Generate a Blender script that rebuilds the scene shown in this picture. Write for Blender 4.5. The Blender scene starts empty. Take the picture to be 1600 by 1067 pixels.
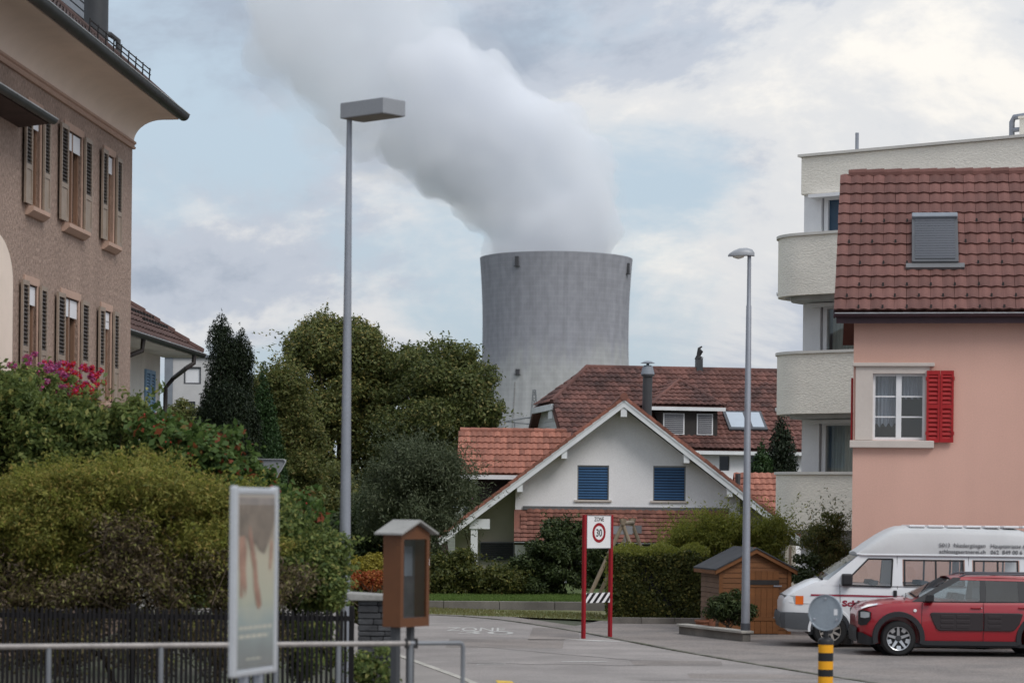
import bpy, bmesh, math, random
import numpy as np
from mathutils import Vector, Matrix
R = math.radians
rnd = random.Random(11)
sc = bpy.context.scene
C = sc.collection

# ------------------------------------------------------------------ camera, sky, sun, exposure
F, HX, HY, H, ROLL = 3778.0, 800.0, 791.0, 2.65, R(0.6)     # focal length in photo pixels, principal point, eye height
cam_d = bpy.data.cameras.new('camera'); cam = bpy.data.objects.new('camera', cam_d); C.objects.link(cam)
cam.location = (0, 0, H); cam.rotation_euler = (R(90), -ROLL, 0)
cam_d.sensor_width = 36; cam_d.lens = F * 36 / 1600; cam_d.shift_y = (HY - 533.5) / 1600
cam_d.clip_start = .5; cam_d.clip_end = 9000
cam_d.dof.use_dof = True; cam_d.dof.focus_distance = 70; cam_d.dof.aperture_fstop = 2.4
sc.camera = cam

SUN_EL, SUN_AZ = R(46), R(140)          # azimuth measured from the view direction (+Y) to the right (+X)
world = bpy.data.worlds.new('World'); sc.world = world; world.use_nodes = True
nt = world.node_tree; nt.nodes.clear()
def wn(t, **k):
    n = nt.nodes.new(t)
    for a, b in k.items(): setattr(n, a, b)
    return n
L = nt.links.new
wo = wn('ShaderNodeOutputWorld'); bg = wn('ShaderNodeBackground'); bg.inputs[1].default_value = .1
sky = wn('ShaderNodeTexSky', sky_type='NISHITA', sun_disc=False, sun_elevation=SUN_EL, sun_rotation=SUN_AZ)
sky.air_density = 1.0; sky.dust_density = 2.0
tc = wn('ShaderNodeTexCoord'); sep = wn('ShaderNodeSeparateXYZ'); L(tc.outputs['Generated'], sep.inputs[0])
def wmath(op, a, b=None, clamp=False):
    n = wn('ShaderNodeMath', operation=op, use_clamp=clamp)
    for i, v in enumerate((a, b)):
        if v is None: continue
        if isinstance(v, (int, float)): n.inputs[i].default_value = v
        else: L(v, n.inputs[i])
    return n.outputs[0]
zc = wmath('MAXIMUM', sep.outputs[2], 0.0)
den = wmath('ADD', zc, .42)
cx = wmath('DIVIDE', sep.outputs[0], den); cy = wmath('DIVIDE', sep.outputs[1], den)
comb = wn('ShaderNodeCombineXYZ'); L(cx, comb.inputs[0]); L(cy, comb.inputs[1])
def wnoise(scale, detail, rough, off, dist=0.0):
    mp = wn('ShaderNodeMapping'); mp.inputs['Location'].default_value = off; L(comb.outputs[0], mp.inputs[0])
    n = wn('ShaderNodeTexNoise'); n.inputs['Scale'].default_value = scale; n.inputs['Detail'].default_value = detail
    n.inputs['Roughness'].default_value = rough; n.inputs['Distortion'].default_value = dist
    L(mp.outputs[0], n.inputs[0]); return n.outputs[0]
def wramp(fac, stops):
    r = wn('ShaderNodeValToRGB'); e = r.color_ramp.elements
    while len(e) < len(stops): e.new(.5)
    for el, (p, c) in zip(e, stops): el.position = p; el.color = (*c, 1)
    r.color_ramp.interpolation = 'EASE'
    L(fac, r.inputs[0]); return r.outputs[0]
SKYOFF = (6.1, 12.4, 4); SKYOFF2 = (4.4, 9.1, 1)
n1 = wnoise(3.1, 11, .61, SKYOFF, .3)
n2 = wnoise(2.3, 11, .62, SKYOFF2, .3)
cover = wramp(n1, [(.35, (0, 0, 0)), (.53, (1, 1, 1))])
cloudcol = wramp(n2, [(.40, (3.3, 3.8, 4.6)), (.50, (4.7, 5.1, 5.8)), (.57, (6.5, 6.6, 6.75)), (.68, (8.4, 8.1, 7.6))])
veil = wn('ShaderNodeMix', data_type='RGBA'); veil.inputs[0].default_value = .8
L(sky.outputs[0], veil.inputs[6]); veil.inputs[7].default_value = (4.8, 5.75, 6.6, 1)
mixc = wn('ShaderNodeMix', data_type='RGBA'); L(cover, mixc.inputs[0]); L(veil.outputs[2], mixc.inputs[6]); L(cloudcol, mixc.inputs[7])
grad = wmath('ADD', wmath('MULTIPLY', zc, .7), .95)       # cloudy sky: brighter towards the zenith
mulc = wn('ShaderNodeVectorMath', operation='SCALE'); L(mixc.outputs[2], mulc.inputs[0]); L(grad, mulc.inputs['Scale'])
L(mulc.outputs[0], bg.inputs[0]); L(bg.outputs[0], wo.inputs[0])

sun_d = bpy.data.lights.new('sun', 'SUN'); sun = bpy.data.objects.new('sun', sun_d); C.objects.link(sun)
sun_d.energy = 1.5; sun_d.angle = R(24); sun_d.color = (1, .965, .92)
sdir = Vector((math.sin(SUN_AZ) * math.cos(SUN_EL), math.cos(SUN_AZ) * math.cos(SUN_EL), math.sin(SUN_EL)))
sun.rotation_euler = sdir.to_track_quat('Z', 'Y').to_euler(); sun.location = (30, -20, 60)
vs = sc.view_settings; vs.view_transform = 'Standard'; vs.look = 'None'; vs.exposure = .16; vs.gamma = 1; vs.use_curve_mapping = False
cy_ = sc.cycles; cy_.use_denoising = True; cy_.max_bounces = 12; cy_.transparent_max_bounces = 16; cy_.volume_bounces = 12
cy_.use_adaptive_sampling = True; cy_.adaptive_threshold = .015; cy_.caustics_reflective = False; cy_.caustics_refractive = False

# ------------------------------------------------------------------ helpers
def unroll(px, py):
    u, v = px - HX, py - HY
    return (u * math.cos(ROLL) + v * math.sin(ROLL)) / F, (-u * math.sin(ROLL) + v * math.cos(ROLL)) / F
def W(px, py, Y):
    u, v = unroll(px, py); return Vector((u * Y, Y, H - v * Y))
def G(px, py, z=0.):                       # the point of the ground plane seen there
    u, v = unroll(px, py); Y = (H - z) / v; return Vector((u * Y, Y, z))

class Fr:                                  # a building's own frame: x along the facade, y inwards, z up
    def __init__(s, o, d):
        s.o = Vector((o[0], o[1], 0)); s.a = math.atan2(d[1], d[0])
        s.x = Vector((math.cos(s.a), math.sin(s.a), 0)); s.y = Vector((-math.sin(s.a), math.cos(s.a), 0))
    def on(s, px, py, y0=0.):              # photo pixel -> local point on the plane y = y0
        u, v = unroll(px, py); d = Vector((u, 1, -v)); c = Vector((0, 0, H))
        t = (y0 - (c - s.o).dot(s.y)) / d.dot(s.y); p = c + d * t
        return Vector(((p - s.o).dot(s.x), y0, p.z))

mats = {}
def nodes_of(name):
    m = bpy.data.materials.new(name); m.use_nodes = True; mats[name] = m
    n = m.node_tree; b = n.nodes['Principled BSDF']; return m, n, b
def M(name, col, rough=.7, var=.12, scale=2., fine=.06, fscale=60., bump=0., bscale=60., metal=0., spec=.35,
      rand=None, rvar=.0, stretch=(1, 1, 1), streak=0., col2=None, coat=0.):
    m, n, b = nodes_of(name); l = n.links.new; nn = n.nodes.new
    t = nn('ShaderNodeTexCoord'); mp = nn('ShaderNodeMapping'); mp.inputs['Scale'].default_value = stretch
    l(t.outputs['Object'], mp.inputs[0])
    def noise(s, d=5):
        q = nn('ShaderNodeTexNoise'); q.inputs['Scale'].default_value = s; q.inputs['Detail'].default_value = d
        q.inputs['Roughness'].default_value = .6; l(mp.outputs[0], q.inputs[0]); return q.outputs[0]
    def rng(v, a, bb, lo=.3, hi=.7):
        q = nn('ShaderNodeMapRange'); l(v, q.inputs[0]); q.inputs[1].default_value = lo; q.inputs[2].default_value = hi
        q.inputs[3].default_value = a; q.inputs[4].default_value = bb; return q.outputs[0]
    def mul(a, bb):
        q = nn('ShaderNodeMath'); q.operation = 'MULTIPLY'; l(a, q.inputs[0]); l(bb, q.inputs[1]); return q.outputs[0]
    f = mul(rng(noise(scale), 1 - var, 1 + var), rng(noise(fscale, 3), 1 - fine, 1 + fine))
    if rand:
        if rand == 'object': src = nn('ShaderNodeObjectInfo').outputs['Random']
        else: src = nn('ShaderNodeNewGeometry').outputs['Random Per Island']
        f = mul(f, rng(src, 1 - rvar, 1 + rvar, 0, 1))
    if streak:                              # rain streaks: noise drawn out along z
        mp2 = nn('ShaderNodeMapping'); mp2.inputs['Scale'].default_value = (1.6, 1.6, .16); l(t.outputs['Object'], mp2.inputs[0])
        q = nn('ShaderNodeTexNoise'); q.inputs['Scale'].default_value = 1.; q.inputs['Detail'].default_value = 4; l(mp2.outputs[0], q.inputs[0])
        f = mul(f, rng(q.outputs[0], 1 - streak, 1 + streak * .3, .35, .65))
    sc_ = nn('ShaderNodeVectorMath'); sc_.operation = 'SCALE'
    if col2:
        mx = nn('ShaderNodeMix'); mx.data_type = 'RGBA'; mx.inputs[6].default_value = (*col, 1); mx.inputs[7].default_value = (*col2, 1)
        l(rng(noise(scale * .7 + .3), 0, 1, .42, .62), mx.inputs[0]); l(mx.outputs[2], sc_.inputs[0])
    else: sc_.inputs[0].default_value = col
    l(f, sc_.inputs['Scale']); l(sc_.outputs[0], b.inputs['Base Color'])
    b.inputs['Roughness'].default_value = rough; b.inputs['Metallic'].default_value = metal; b.inputs['Specular IOR Level'].default_value = spec
    if coat: b.inputs['Coat Weight'].default_value = coat; b.inputs['Coat Roughness'].default_value = .04
    if bump:
        bp = nn('ShaderNodeBump'); bp.inputs['Strength'].default_value = 1; bp.inputs['Distance'].default_value = bump
        l(noise(bscale, 4), bp.inputs['Height']); l(bp.outputs[0], b.inputs['Normal'])
    return m
def leafmat(name, c1, c2, c3=None, trans=.35, c3p=.93):
    trans = min(.5, trans * 1.3)
    m, n, b = nodes_of(name); l = n.links.new; nn = n.nodes.new
    g = nn('ShaderNodeNewGeometry'); r = nn('ShaderNodeValToRGB'); e = r.color_ramp.elements
    e[0].color = (*c1, 1); e[1].color = (*c2, 1); e[1].position = c3p - .05 if c3 else 1
    if c3: q = e.new(c3p); q.color = (*c3, 1)
    l(g.outputs['Random Per Island'], r.inputs[0]); l(r.outputs[0], b.inputs['Base Color'])
    b.inputs['Roughness'].default_value = .55; b.inputs['Specular IOR Level'].default_value = .3
    tr = nn('ShaderNodeBsdfTranslucent'); l(r.outputs[0], tr.inputs[0]); mx = nn('ShaderNodeMixShader'); mx.inputs[0].default_value = trans
    l(b.outputs[0], mx.inputs[1]); l(tr.outputs[0], mx.inputs[2]); l(mx.outputs[0], n.nodes['Material Output'].inputs[0]); return m
def glassmat(name, tint=(.75, .8, .82), base=.06):
    m, n, b = nodes_of(name); l = n.links.new; nn = n.nodes.new
    t = nn('ShaderNodeBsdfTransparent'); t.inputs[0].default_value = (*tint, 1); g = nn('ShaderNodeBsdfGlossy'); g.inputs['Roughness'].default_value = .02
    fr = nn('ShaderNodeFresnel'); gm_ = nn('ShaderNodeNewGeometry'); io = nn('ShaderNodeMapRange'); l(gm_.outputs['Backfacing'], io.inputs[0]); io.inputs[3].default_value = 1.5; io.inputs[4].default_value = 1 / 1.5; l(io.outputs[0], fr.inputs[0])   # the same reflection from both sides of a pane
    ad = nn('ShaderNodeMath'); ad.operation = 'ADD'; l(fr.outputs[0], ad.inputs[0]); ad.inputs[1].default_value = base
    mx = nn('ShaderNodeMixShader'); l(ad.outputs[0], mx.inputs[0]); l(t.outputs[0], mx.inputs[1]); l(g.outputs[0], mx.inputs[2])
    l(mx.outputs[0], n.nodes['Material Output'].inputs[0]); return m

class MB:
    def __init__(s): s.v = []; s.f = []
    def add(s, vs, fs):
        k = len(s.v); s.v += [tuple(p) for p in vs]; s.f += [tuple(i + k for i in f) for f in fs]; return s
    def box(s, x0, x1, y0, y1, z0, z1, m=None):
        vs = [Vector((x, y, z)) for x in (x0, x1) for y in (y0, y1) for z in (z0, z1)]
        if m is not None: vs = [m @ p for p in vs]
        return s.add(vs, [(0, 1, 3, 2), (4, 6, 7, 5), (0, 4, 5, 1), (2, 3, 7, 6), (0, 2, 6, 4), (1, 5, 7, 3)])
    def quad(s, *p): return s.add(p, [tuple(range(len(p)))])
    def prism(s, poly, ext):                # polygon of 3-D points swept along a vector
        n = len(poly); e = Vector(ext); a = [Vector(p) for p in poly]; b = [p + e for p in a]
        return s.add(a + b, [tuple(range(n))[::-1], tuple(range(n, 2 * n))] + [(i, (i + 1) % n, n + (i + 1) % n, n + i) for i in range(n)])
    def tube(s, pts, rad, n=8, cap=True):
        pts = [Vector(p) for p in pts]; rr = rad if isinstance(rad, (list, tuple)) else [rad] * len(pts); vs = []; fs = []; prev = None
        for i, p in enumerate(pts):
            d = (pts[min(i + 1, len(pts) - 1)] - pts[max(i - 1, 0)]).normalized()
            a = prev if prev is not None else (Vector((0, 0, 1)) if abs(d.z) < .9 else Vector((1, 0, 0)))
            x = (a - d * a.dot(d)).normalized(); prev = x; y = d.cross(x)
            vs += [p + (x * math.cos(2 * math.pi * k / n) + y * math.sin(2 * math.pi * k / n)) * rr[i] for k in range(n)]
        for i in range(len(pts) - 1):
            fs += [(i * n + k, i * n + (k + 1) % n, (i + 1) * n + (k + 1) % n, (i + 1) * n + k) for k in range(n)]
        if cap: fs += [tuple(range(n))[::-1], tuple(range((len(pts) - 1) * n, len(pts) * n))]
        return s.add(vs, fs)
    def lathe(s, prof, o=(0, 0, 0), n=20, m=None, cap=True):
        o = Vector(o); vs = []; fs = []
        for r, z in prof: vs += [Vector((r * math.cos(2 * math.pi * k / n), r * math.sin(2 * math.pi * k / n), z)) for k in range(n)]
        if m is not None: vs = [m @ p for p in vs]
        vs = [p + o for p in vs]
        for i in range(len(prof) - 1):
            fs += [(i * n + k, i * n + (k + 1) % n, (i + 1) * n + (k + 1) % n, (i + 1) * n + k) for k in range(n)]
        if cap: fs += [tuple(range(n))[::-1], tuple(range((len(prof) - 1) * n, len(prof) * n))]
        return s.add(vs, fs)
    def loft(s, secs, closed=False, cap=False):
        n = len(secs[0]); vs = [Vector(p) for q in secs for p in q]; fs = []
        for i in range(len(secs) - 1):
            for k in range(n if closed else n - 1):
                fs.append((i * n + k, i * n + (k + 1) % n, (i + 1) * n + (k + 1) % n, (i + 1) * n + k))
        if cap: fs += [tuple(range(n))[::-1], tuple(range(len(vs) - n, len(vs)))]
        return s.add(vs, fs)
    def mesh(s, name):
        me = bpy.data.meshes.new(name); me.from_pydata(s.v, [], s.f)
        bm = bmesh.new(); bm.from_mesh(me); bmesh.ops.recalc_face_normals(bm, faces=bm.faces); bm.to_mesh(me); bm.free(); return me
    def build(s, name, mat, parent=None, smooth=False, bevel=0, loc=None, segs=2):
        me = s.mesh(name); o = bpy.data.objects.new(name, me); C.objects.link(o)
        me.materials.append(mats[mat]); o.parent = parent
        if smooth:
            me.polygons.foreach_set('use_smooth', [True] * len(me.polygons))
            if smooth != 'all': me.set_sharp_from_angle(angle=R(40))
        if bevel:
            b = o.modifiers.new('bevel', 'BEVEL'); b.width = bevel; b.segments = segs; b.limit_method = 'ANGLE'
        if loc is not None: o.location = loc
        return o
def tag(o, label, cat, group=None, kind=None):
    o['label'] = label; o['category'] = cat
    if group: o['group'] = group
    if kind: o['kind'] = kind
    return o
def thing(name, loc, label, cat, rz=0, group=None):
    o = bpy.data.objects.new(name, None); C.objects.link(o); o.location = loc; o.rotation_euler = (0, 0, rz); o.empty_display_size = .3
    return tag(o, label, cat, group)
def house(name, fr, label, cat='house'): return thing(name, fr.o, label, cat, fr.a)
def structure(name, mb, mat, smooth=False):
    o = mb.build(name, mat, None, smooth); o['kind'] = 'structure'; return o
def share(o, name, parent, m):              # a further object on the same mesh
    c = bpy.data.objects.new(name, o.data if hasattr(o, 'data') else o); C.objects.link(c); c.parent = parent; c.matrix_basis = m; return c
def text(body, size, mat, parent, m, name='lettering', ext=.002, bold=0., spacing=1., align='LEFT', xs=1., fit=None):
    cu = bpy.data.curves.new(name, 'FONT'); cu.body = body; cu.size = size; cu.extrude = ext; cu.offset = bold; cu.space_character = spacing
    cu.align_x = align; cu.resolution_u = 3
    t = bpy.data.objects.new(name, cu); C.objects.link(t)
    me = bpy.data.meshes.new_from_object(t.evaluated_get(bpy.context.evaluated_depsgraph_get())); bpy.data.objects.remove(t); me.name = name
    o = bpy.data.objects.new(name, me); C.objects.link(o); me.materials.clear(); me.materials.append(mats[mat]); o.parent = parent
    if fit: w_ = max(v.co.x for v in me.vertices) - min(v.co.x for v in me.vertices); xs = fit / w_
    o.matrix_basis = m @ Matrix.Diagonal((xs, 1, 1, 1)); return o
def axes(o, X, Y, Z=None):
    X = Vector(X).normalized(); Y = Vector(Y).normalized(); Z = X.cross(Y) if Z is None else Vector(Z)
    return Matrix(((X.x, Y.x, Z.x, o[0]), (X.y, Y.y, Z.y, o[1]), (X.z, Y.z, Z.z, o[2]), (0, 0, 0, 1)))

# a clay roof tile with a rolled edge, its lower end lifted over the row below
def tile_mesh(w, g, th=.022, wave=.02, seg=6):
    mb = MB(); xs = [w * i / seg for i in range(seg + 1)]; wz = [wave * (.5 - .5 * math.cos(2 * math.pi * i / seg)) for i in range(seg + 1)]
    lo = [(x + .002, -.012 * math.sin(math.pi * i / seg), z + .03 + th) for i, (x, z) in enumerate(zip(xs, wz))]
    hi = [(x + .002, g * 1.04, z + .012) for x, z in zip(xs, wz)]
    bo = [(a, b, c - th - .012) for a, b, c in lo]
    n = seg + 1
    return mb.add(lo + hi + bo, [(i, i + 1, n + i + 1, n + i) for i in range(seg)] + [(2 * n + i, 2 * n + i + 1, i + 1, i) for i in range(seg)])
def tiles(parent, m, width, length, tw, g, mat, keep=None, single=None, u0=0., name='roof_tile', wave=.02):
    base = tile_mesh(tw * .985, g, wave=wave); me = base.mesh(name); me.materials.append(mats[mat])
    rest = MB(); k = 0
    for r in range(int(length / g + .5)):
        for c in range(int(width / tw + .5)):
            u, v = u0 + c * tw, r * g
            if keep and not keep(u + tw / 2, v + g / 2): continue
            mm = m @ Matrix.Translation((u + rnd.uniform(-.004, .004), v + rnd.uniform(-.006, .006), rnd.uniform(0, .006))) @ Matrix.Rotation(rnd.uniform(-.01, .01), 4, 'Z')
            if single and single(u, v): share(me, name, parent, mm); k += 1
            else: rest.add([mm @ Vector(p) for p in base.v], base.f)
    if rest.v:
        o = rest.build('roof_tiles', mat, parent); o['kind'] = 'stuff'
    return k

# ------------------------------------------------------------------ foliage
def quads_obj(name, V, mat, parent):
    n = len(V) // 4; me = bpy.data.meshes.new(name); me.vertices.add(4 * n); me.vertices.foreach_set('co', V.astype(np.float32).ravel())
    me.loops.add(4 * n); me.loops.foreach_set('vertex_index', np.arange(4 * n, dtype=np.int32))
    me.polygons.add(n); me.polygons.foreach_set('loop_start', np.arange(0, 4 * n, 4, dtype=np.int32))
    me.update(calc_edges=True); me.materials.append(mats[mat])
    o = bpy.data.objects.new(name, me); C.objects.link(o); o.parent = parent; return o
def leaves_at(P, N, size, g, aspect=.5, updir=None):
    n = len(P); N = N / (np.linalg.norm(N, axis=1, keepdims=True) + 1e-9)
    t = g.normal(size=(n, 3)) if updir is None else g.normal(size=(n, 3)) * .45 + updir
    t = t - N * (t * N).sum(1, keepdims=True); t /= np.linalg.norm(t, axis=1, keepdims=True) + 1e-9
    b = np.cross(N, t); s = size * g.uniform(.5, 1.5, (n, 1))
    fold = N * s * .12
    V = np.stack([P - t * s * .5, P + b * s * aspect * .5 + fold, P + t * s * .5, P - b * s * aspect * .5 + fold], 1)
    return V.reshape(-1, 3)
def foliage(name, clumps, n, size, mat, parent, seed, shell=.5, rnd_n=.8, aspect=.5, up=.55, updir=None, sprays=0, slen=.5, droop=.35, top=None):
    g = np.random.default_rng(seed); c = np.array(clumps, float); w = (c[:, 3] * c[:, 4] * c[:, 5]) ** (2 / 3); w /= w.sum()
    i = g.choice(len(c), n, p=w); d = g.normal(size=(n, 3)); d /= np.linalg.norm(d, axis=1, keepdims=True)
    rad = shell + (1 - shell) * g.random((n, 1)) ** .6; rad *= 1 + .12 * g.normal(size=(n, 1))
    P = c[i, :3] + d * rad * c[i, 3:]; N = d + g.normal(size=(n, 3)) * rnd_n + np.array([0, 0, up])
    V = leaves_at(P, N, size, g, aspect, updir)
    if sprays:                              # shoots that stick out of the mass, leaves set along each
        m = 16; j = g.choice(len(c), sprays, p=w); e = g.normal(size=(sprays, 3)); e[:, 2] += .7; e /= np.linalg.norm(e, axis=1, keepdims=True)
        S = c[j, :3] + e * c[j, 3:] * .75; ln = slen * g.uniform(.35, 1.1, (sprays, 1)); hor = g.normal(size=(sprays, 3)) * np.array([.35, .35, 0])
        T = (np.arange(m) / (m - 1))[None, :, None]; Q = S[:, None] + (e + hor)[:, None] * ln[:, None] * T + np.array([0, 0, -1.]) * droop * ln[:, None] * T * T
        Q = (Q + g.normal(size=Q.shape) * size * .4).reshape(-1, 3); dirs = np.repeat(e + hor, m, 0) + g.normal(size=(sprays * m, 3)) * .6
        V = np.concatenate([V, leaves_at(Q, g.normal(size=Q.shape) + np.array([0, 0, .6]), size * .9, g, aspect, dirs)])
    return quads_obj(name, V, mat, parent)
def crown(ctr, rad, k, cr, seed, lo=-.7, fill=.25, jit=.12):
    g = random.Random(seed); out = []; i = 0
    while len(out) < k and i < 9999:
        i += 1
        d = Vector((g.gauss(0, 1), g.gauss(0, 1), g.gauss(0, 1))).normalized()
        if d.z < lo: continue
        q = g.uniform(.72, 1) if g.random() > fill else g.uniform(.2, .7)
        r = cr * g.uniform(.65, 1.35)
        out.append((ctr[0] + d.x * (rad[0] - r * .6) * q + g.gauss(0, jit), ctr[1] + d.y * (rad[1] - r * .6) * q, ctr[2] + d.z * (rad[2] - r * .6) * q, r, r, r * g.uniform(.6, .9)))
    return out
def trunk_mesh(base, clumps, r, seed, k=14, fork=.35):
    g = random.Random(seed); mb = MB(); b = Vector(base); top = sum((Vector(c[:3]) for c in clumps), Vector()) / len(clumps)
    f = b.lerp(top, fork); f.z = b.z + (top.z - b.z) * fork
    mb.tube([b, b.lerp(f, .5) + Vector((g.uniform(-.08, .08), 0, 0)), f, f.lerp(top, .6), top], [r * 1.15, r * .95, r * .85, r * .5, r * .2], 8)
    for c in g.sample(clumps, min(k, len(clumps))):
        e = Vector(c[:3]); m = f.lerp(e, .5) + Vector((g.uniform(-.3, .3), g.uniform(-.3, .3), .25 * r + .15))
        mb.tube([f.lerp(top, g.uniform(0, .5)), m, e], [r * .45, r * .28, r * .08], 6)
    return mb
def plant(name, base, clumps, n, size, mat, label, cat, seed, trunk_r=.06, group=None, bark='bark', shell=.5, k=14, fork=.25, part='foliage', stem='stem', **kw):
    base = Vector(base); t = thing(name, base, label, cat, group=group)
    cl = [(c[0] - base.x, c[1] - base.y, c[2] - base.z, *c[3:]) for c in clumps]
    foliage(part, cl, n, size, mat, t, seed, shell, **kw)
    trunk_mesh((0, 0, -.05), cl, trunk_r, seed, k, fork).build(stem, bark, t, True)
    return t
# ------------------------------------------------------------------ materials
M('soil', (.085, .085, .065), .95, .3, .2, .2, 8, bump=.02, bscale=6, col2=(.075, .09, .05))
M('asphalt', (.30, .275, .262), .9, .12, .3, .34, 38, bump=.004, bscale=120, spec=.2, col2=(.235, .217, .207))
M('asphalt_old', (.25, .222, .205), .92, .16, .5, .36, 36, bump=.005, bscale=110, spec=.2, col2=(.20, .182, .172))
M('asphalt_dark', (.15, .14, .135), .9, .2, 1.5, .25, 40)
M('paving', (.26, .24, .225), .9, .12, .6, .2, 40, bump=.003, bscale=90, spec=.2)
M('kerb_stone', (.15, .145, .125), .95, .4, 2., .25, 30, col2=(.07, .075, .045))
M('road_paint', (.46, .45, .43), .7, .25, 6, .2, 60)
M('yellow_paint', (.62, .40, .05), .7, .25, 6, .2, 60)
M('grass_base', (.08, .115, .03), .95, .25, .8, .3, 20, col2=(.10, .13, .04))
M('verge', (.19, .18, .085), .95, .2, .6, .3, 14, col2=(.10, .13, .04), bump=.01, bscale=30)
M('concrete', (.20, .185, .165), .9, .2, 1.5, .15, 40, bump=.004, bscale=60, streak=.25)
M('concrete_light', (.42, .40, .36), .85, .15, 2, .1, 40, streak=.15)
leafmat('grass_blade', (.095, .16, .035), (.15, .22, .055), trans=.3)
leafmat('dry_blade', (.15, .16, .05), (.22, .2, .09), trans=.3)
M('bark', (.075, .055, .04), .95, .25, 3, .25, 30, bump=.01, bscale=25)
M('bark_grey', (.13, .115, .10), .95, .25, 3, .25, 30)
leafmat('leaf_chestnut', (.05, .068, .02), (.185, .20, .06), (.33, .27, .09), .3, .88)
leafmat('leaf_chestnut_dark', (.042, .06, .018), (.15, .17, .05), (.26, .23, .08), .3, .92)
leafmat('leaf_hazel', (.065, .085, .024), (.18, .19, .06), (.25, .21, .07), .35, .9)
leafmat('leaf_conifer', (.008, .017, .007), (.022, .034, .012), trans=.1)
leafmat('leaf_thuja', (.018, .045, .012), (.04, .08, .02), trans=.15)
leafmat('leaf_olive', (.06, .08, .04), (.14, .16, .09), trans=.25)
leafmat('leaf_hedge', (.045, .062, .016), (.125, .135, .035), (.24, .22, .06), .3, .92)
leafmat('leaf_hedge_young', (.15, .18, .03), (.34, .34, .07), trans=.4)
leafmat('leaf_laurel', (.026, .044, .014), (.075, .10, .032), trans=.2)
leafmat('leaf_bush', (.10, .125, .025), (.40, .38, .095), (.48, .36, .11), .4, .9)
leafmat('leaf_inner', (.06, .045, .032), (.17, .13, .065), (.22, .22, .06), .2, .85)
leafmat('leaf_rose', (.06, .10, .028), (.21, .26, .075), (.36, .35, .11), .35, .93)
leafmat('leaf_berry', (.05, .095, .025), (.13, .20, .05), (.25, .07, .03), .35, .95)
leafmat('leaf_yellow', (.25, .22, .03), (.35, .30, .05), trans=.3)
leafmat('leaf_red', (.30, .05, .025), (.42, .17, .04), trans=.3)
leafmat('petal_red', (.55, .02, .03), (.60, .04, .05), (.5, .06, .25), .3, .8)
leafmat('petal_pink', (.42, .06, .18), (.50, .12, .26), (.40, .14, .36), .3, .8)
M('berry', (.35, .02, .015), .35, .1)
# cooling tower shell: formwork grid, weathered upper half, lime runs
def tower_material():
    m, n, b = nodes_of('tower_concrete'); l = n.links.new; nn = n.nodes.new
    def ma(op, a, bb=None, cl=False):
        q = nn('ShaderNodeMath'); q.operation = op; q.use_clamp = cl
        for i, v in enumerate((a, bb)):
            if v is None: continue
            if isinstance(v, (int, float)): q.inputs[i].default_value = v
            else: l(v, q.inputs[i])
        return q.outputs[0]
    def rng(v, a, c, lo, hi):
        q = nn('ShaderNodeMapRange'); q.interpolation_type = 'SMOOTHSTEP'; l(v, q.inputs[0])
        for i, x in enumerate((lo, hi, a, c)): q.inputs[i + 1].default_value = x
        return q.outputs[0]
    t = nn('ShaderNodeTexCoord'); s = nn('ShaderNodeSeparateXYZ'); l(t.outputs['Object'], s.inputs[0])
    ang = ma('ARCTAN2', s.outputs[1], s.outputs[0])
    def line(v, k, w):
        f = ma('FRACT', ma('MULTIPLY', v, k)); d = ma('ABSOLUTE', ma('SUBTRACT', f, .5)); return rng(d, 0, 1, .5 - w, .5)
    grid = ma('MAXIMUM', line(ang, 24, .16), line(s.outputs[2], .42, .2))
    cv = nn('ShaderNodeCombineXYZ'); l(ma('MULTIPLY', ang, 37.), cv.inputs[0]); l(s.outputs[2], cv.inputs[2])
    def noise(sc3, scale, det=4):
        mp = nn('ShaderNodeMapping'); mp.inputs['Scale'].default_value = sc3; l(cv.outputs[0], mp.inputs[0])
        q = nn('ShaderNodeTexNoise'); q.inputs['Scale'].default_value = scale; q.inputs['Detail'].default_value = det; l(mp.outputs[0], q.inputs[0]); return q.outputs[0]
    big = noise((1, 1, 1), .035, 4); runs = noise((1, 1, .05), .28, 5); lime = noise((1, 1, .035), .55, 2); cell = noise((1, 1, .6), .3, 3)
    hz = ma('ADD', s.outputs[2], ma('MULTIPLY', ma('SUBTRACT', big, .5), 34.)); hz = ma('ADD', hz, ma('MULTIPLY', ma('SUBTRACT', runs, .5), 26.))
    dark = rng(hz, 0, 1, 62, 88)
    val = ma('MULTIPLY', rng(dark, .39, .29, 0, 1), rng(runs, .94, 1.05, .35, .65)); val = ma('MULTIPLY', val, rng(cell, .93, 1.06, .35, .65))
    val = ma('MULTIPLY', val, ma('ADD', 1., ma('MULTIPLY', grid, .08)))
    val = ma('ADD', val, ma('MULTIPLY', rng(lime, 0, .1, .70, .76), rng(noise((1, 1, .6), .045, 2), 0, 1, .5, .6)))
    cc = nn('ShaderNodeCombineXYZ'); l(val, cc.inputs[0]); l(ma('MULTIPLY', val, 1.005), cc.inputs[1]); l(ma('MULTIPLY', val, rng(dark, 1.0, 1.10, 0, 1)), cc.inputs[2])
    l(cc.outputs[0], b.inputs['Base Color']); b.inputs['Roughness'].default_value = .95; b.inputs['Specular IOR Level'].default_value = .15
tower_material()
M('tower_dark', (.07, .07, .075), .8); M('steel_far', (.16, .17, .18), .6)
M('render_brown', (.36, .26, .21), .95, .08, .8, .36, 20, bump=.04, bscale=22, stretch=(1, 1, .6), streak=.1)
M('stone_trim', (.47, .32, .25), .85, .08, 2, .08, 40)
M('wood_brown', (.22, .125, .08), .6, .15, 3, .1, 40, stretch=(1, 1, .2))
M('shutter_brown', (.30, .235, .185), .6, .12, 4, .1, 50); M('shutter_dark', (.045, .035, .03), .7)
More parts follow.
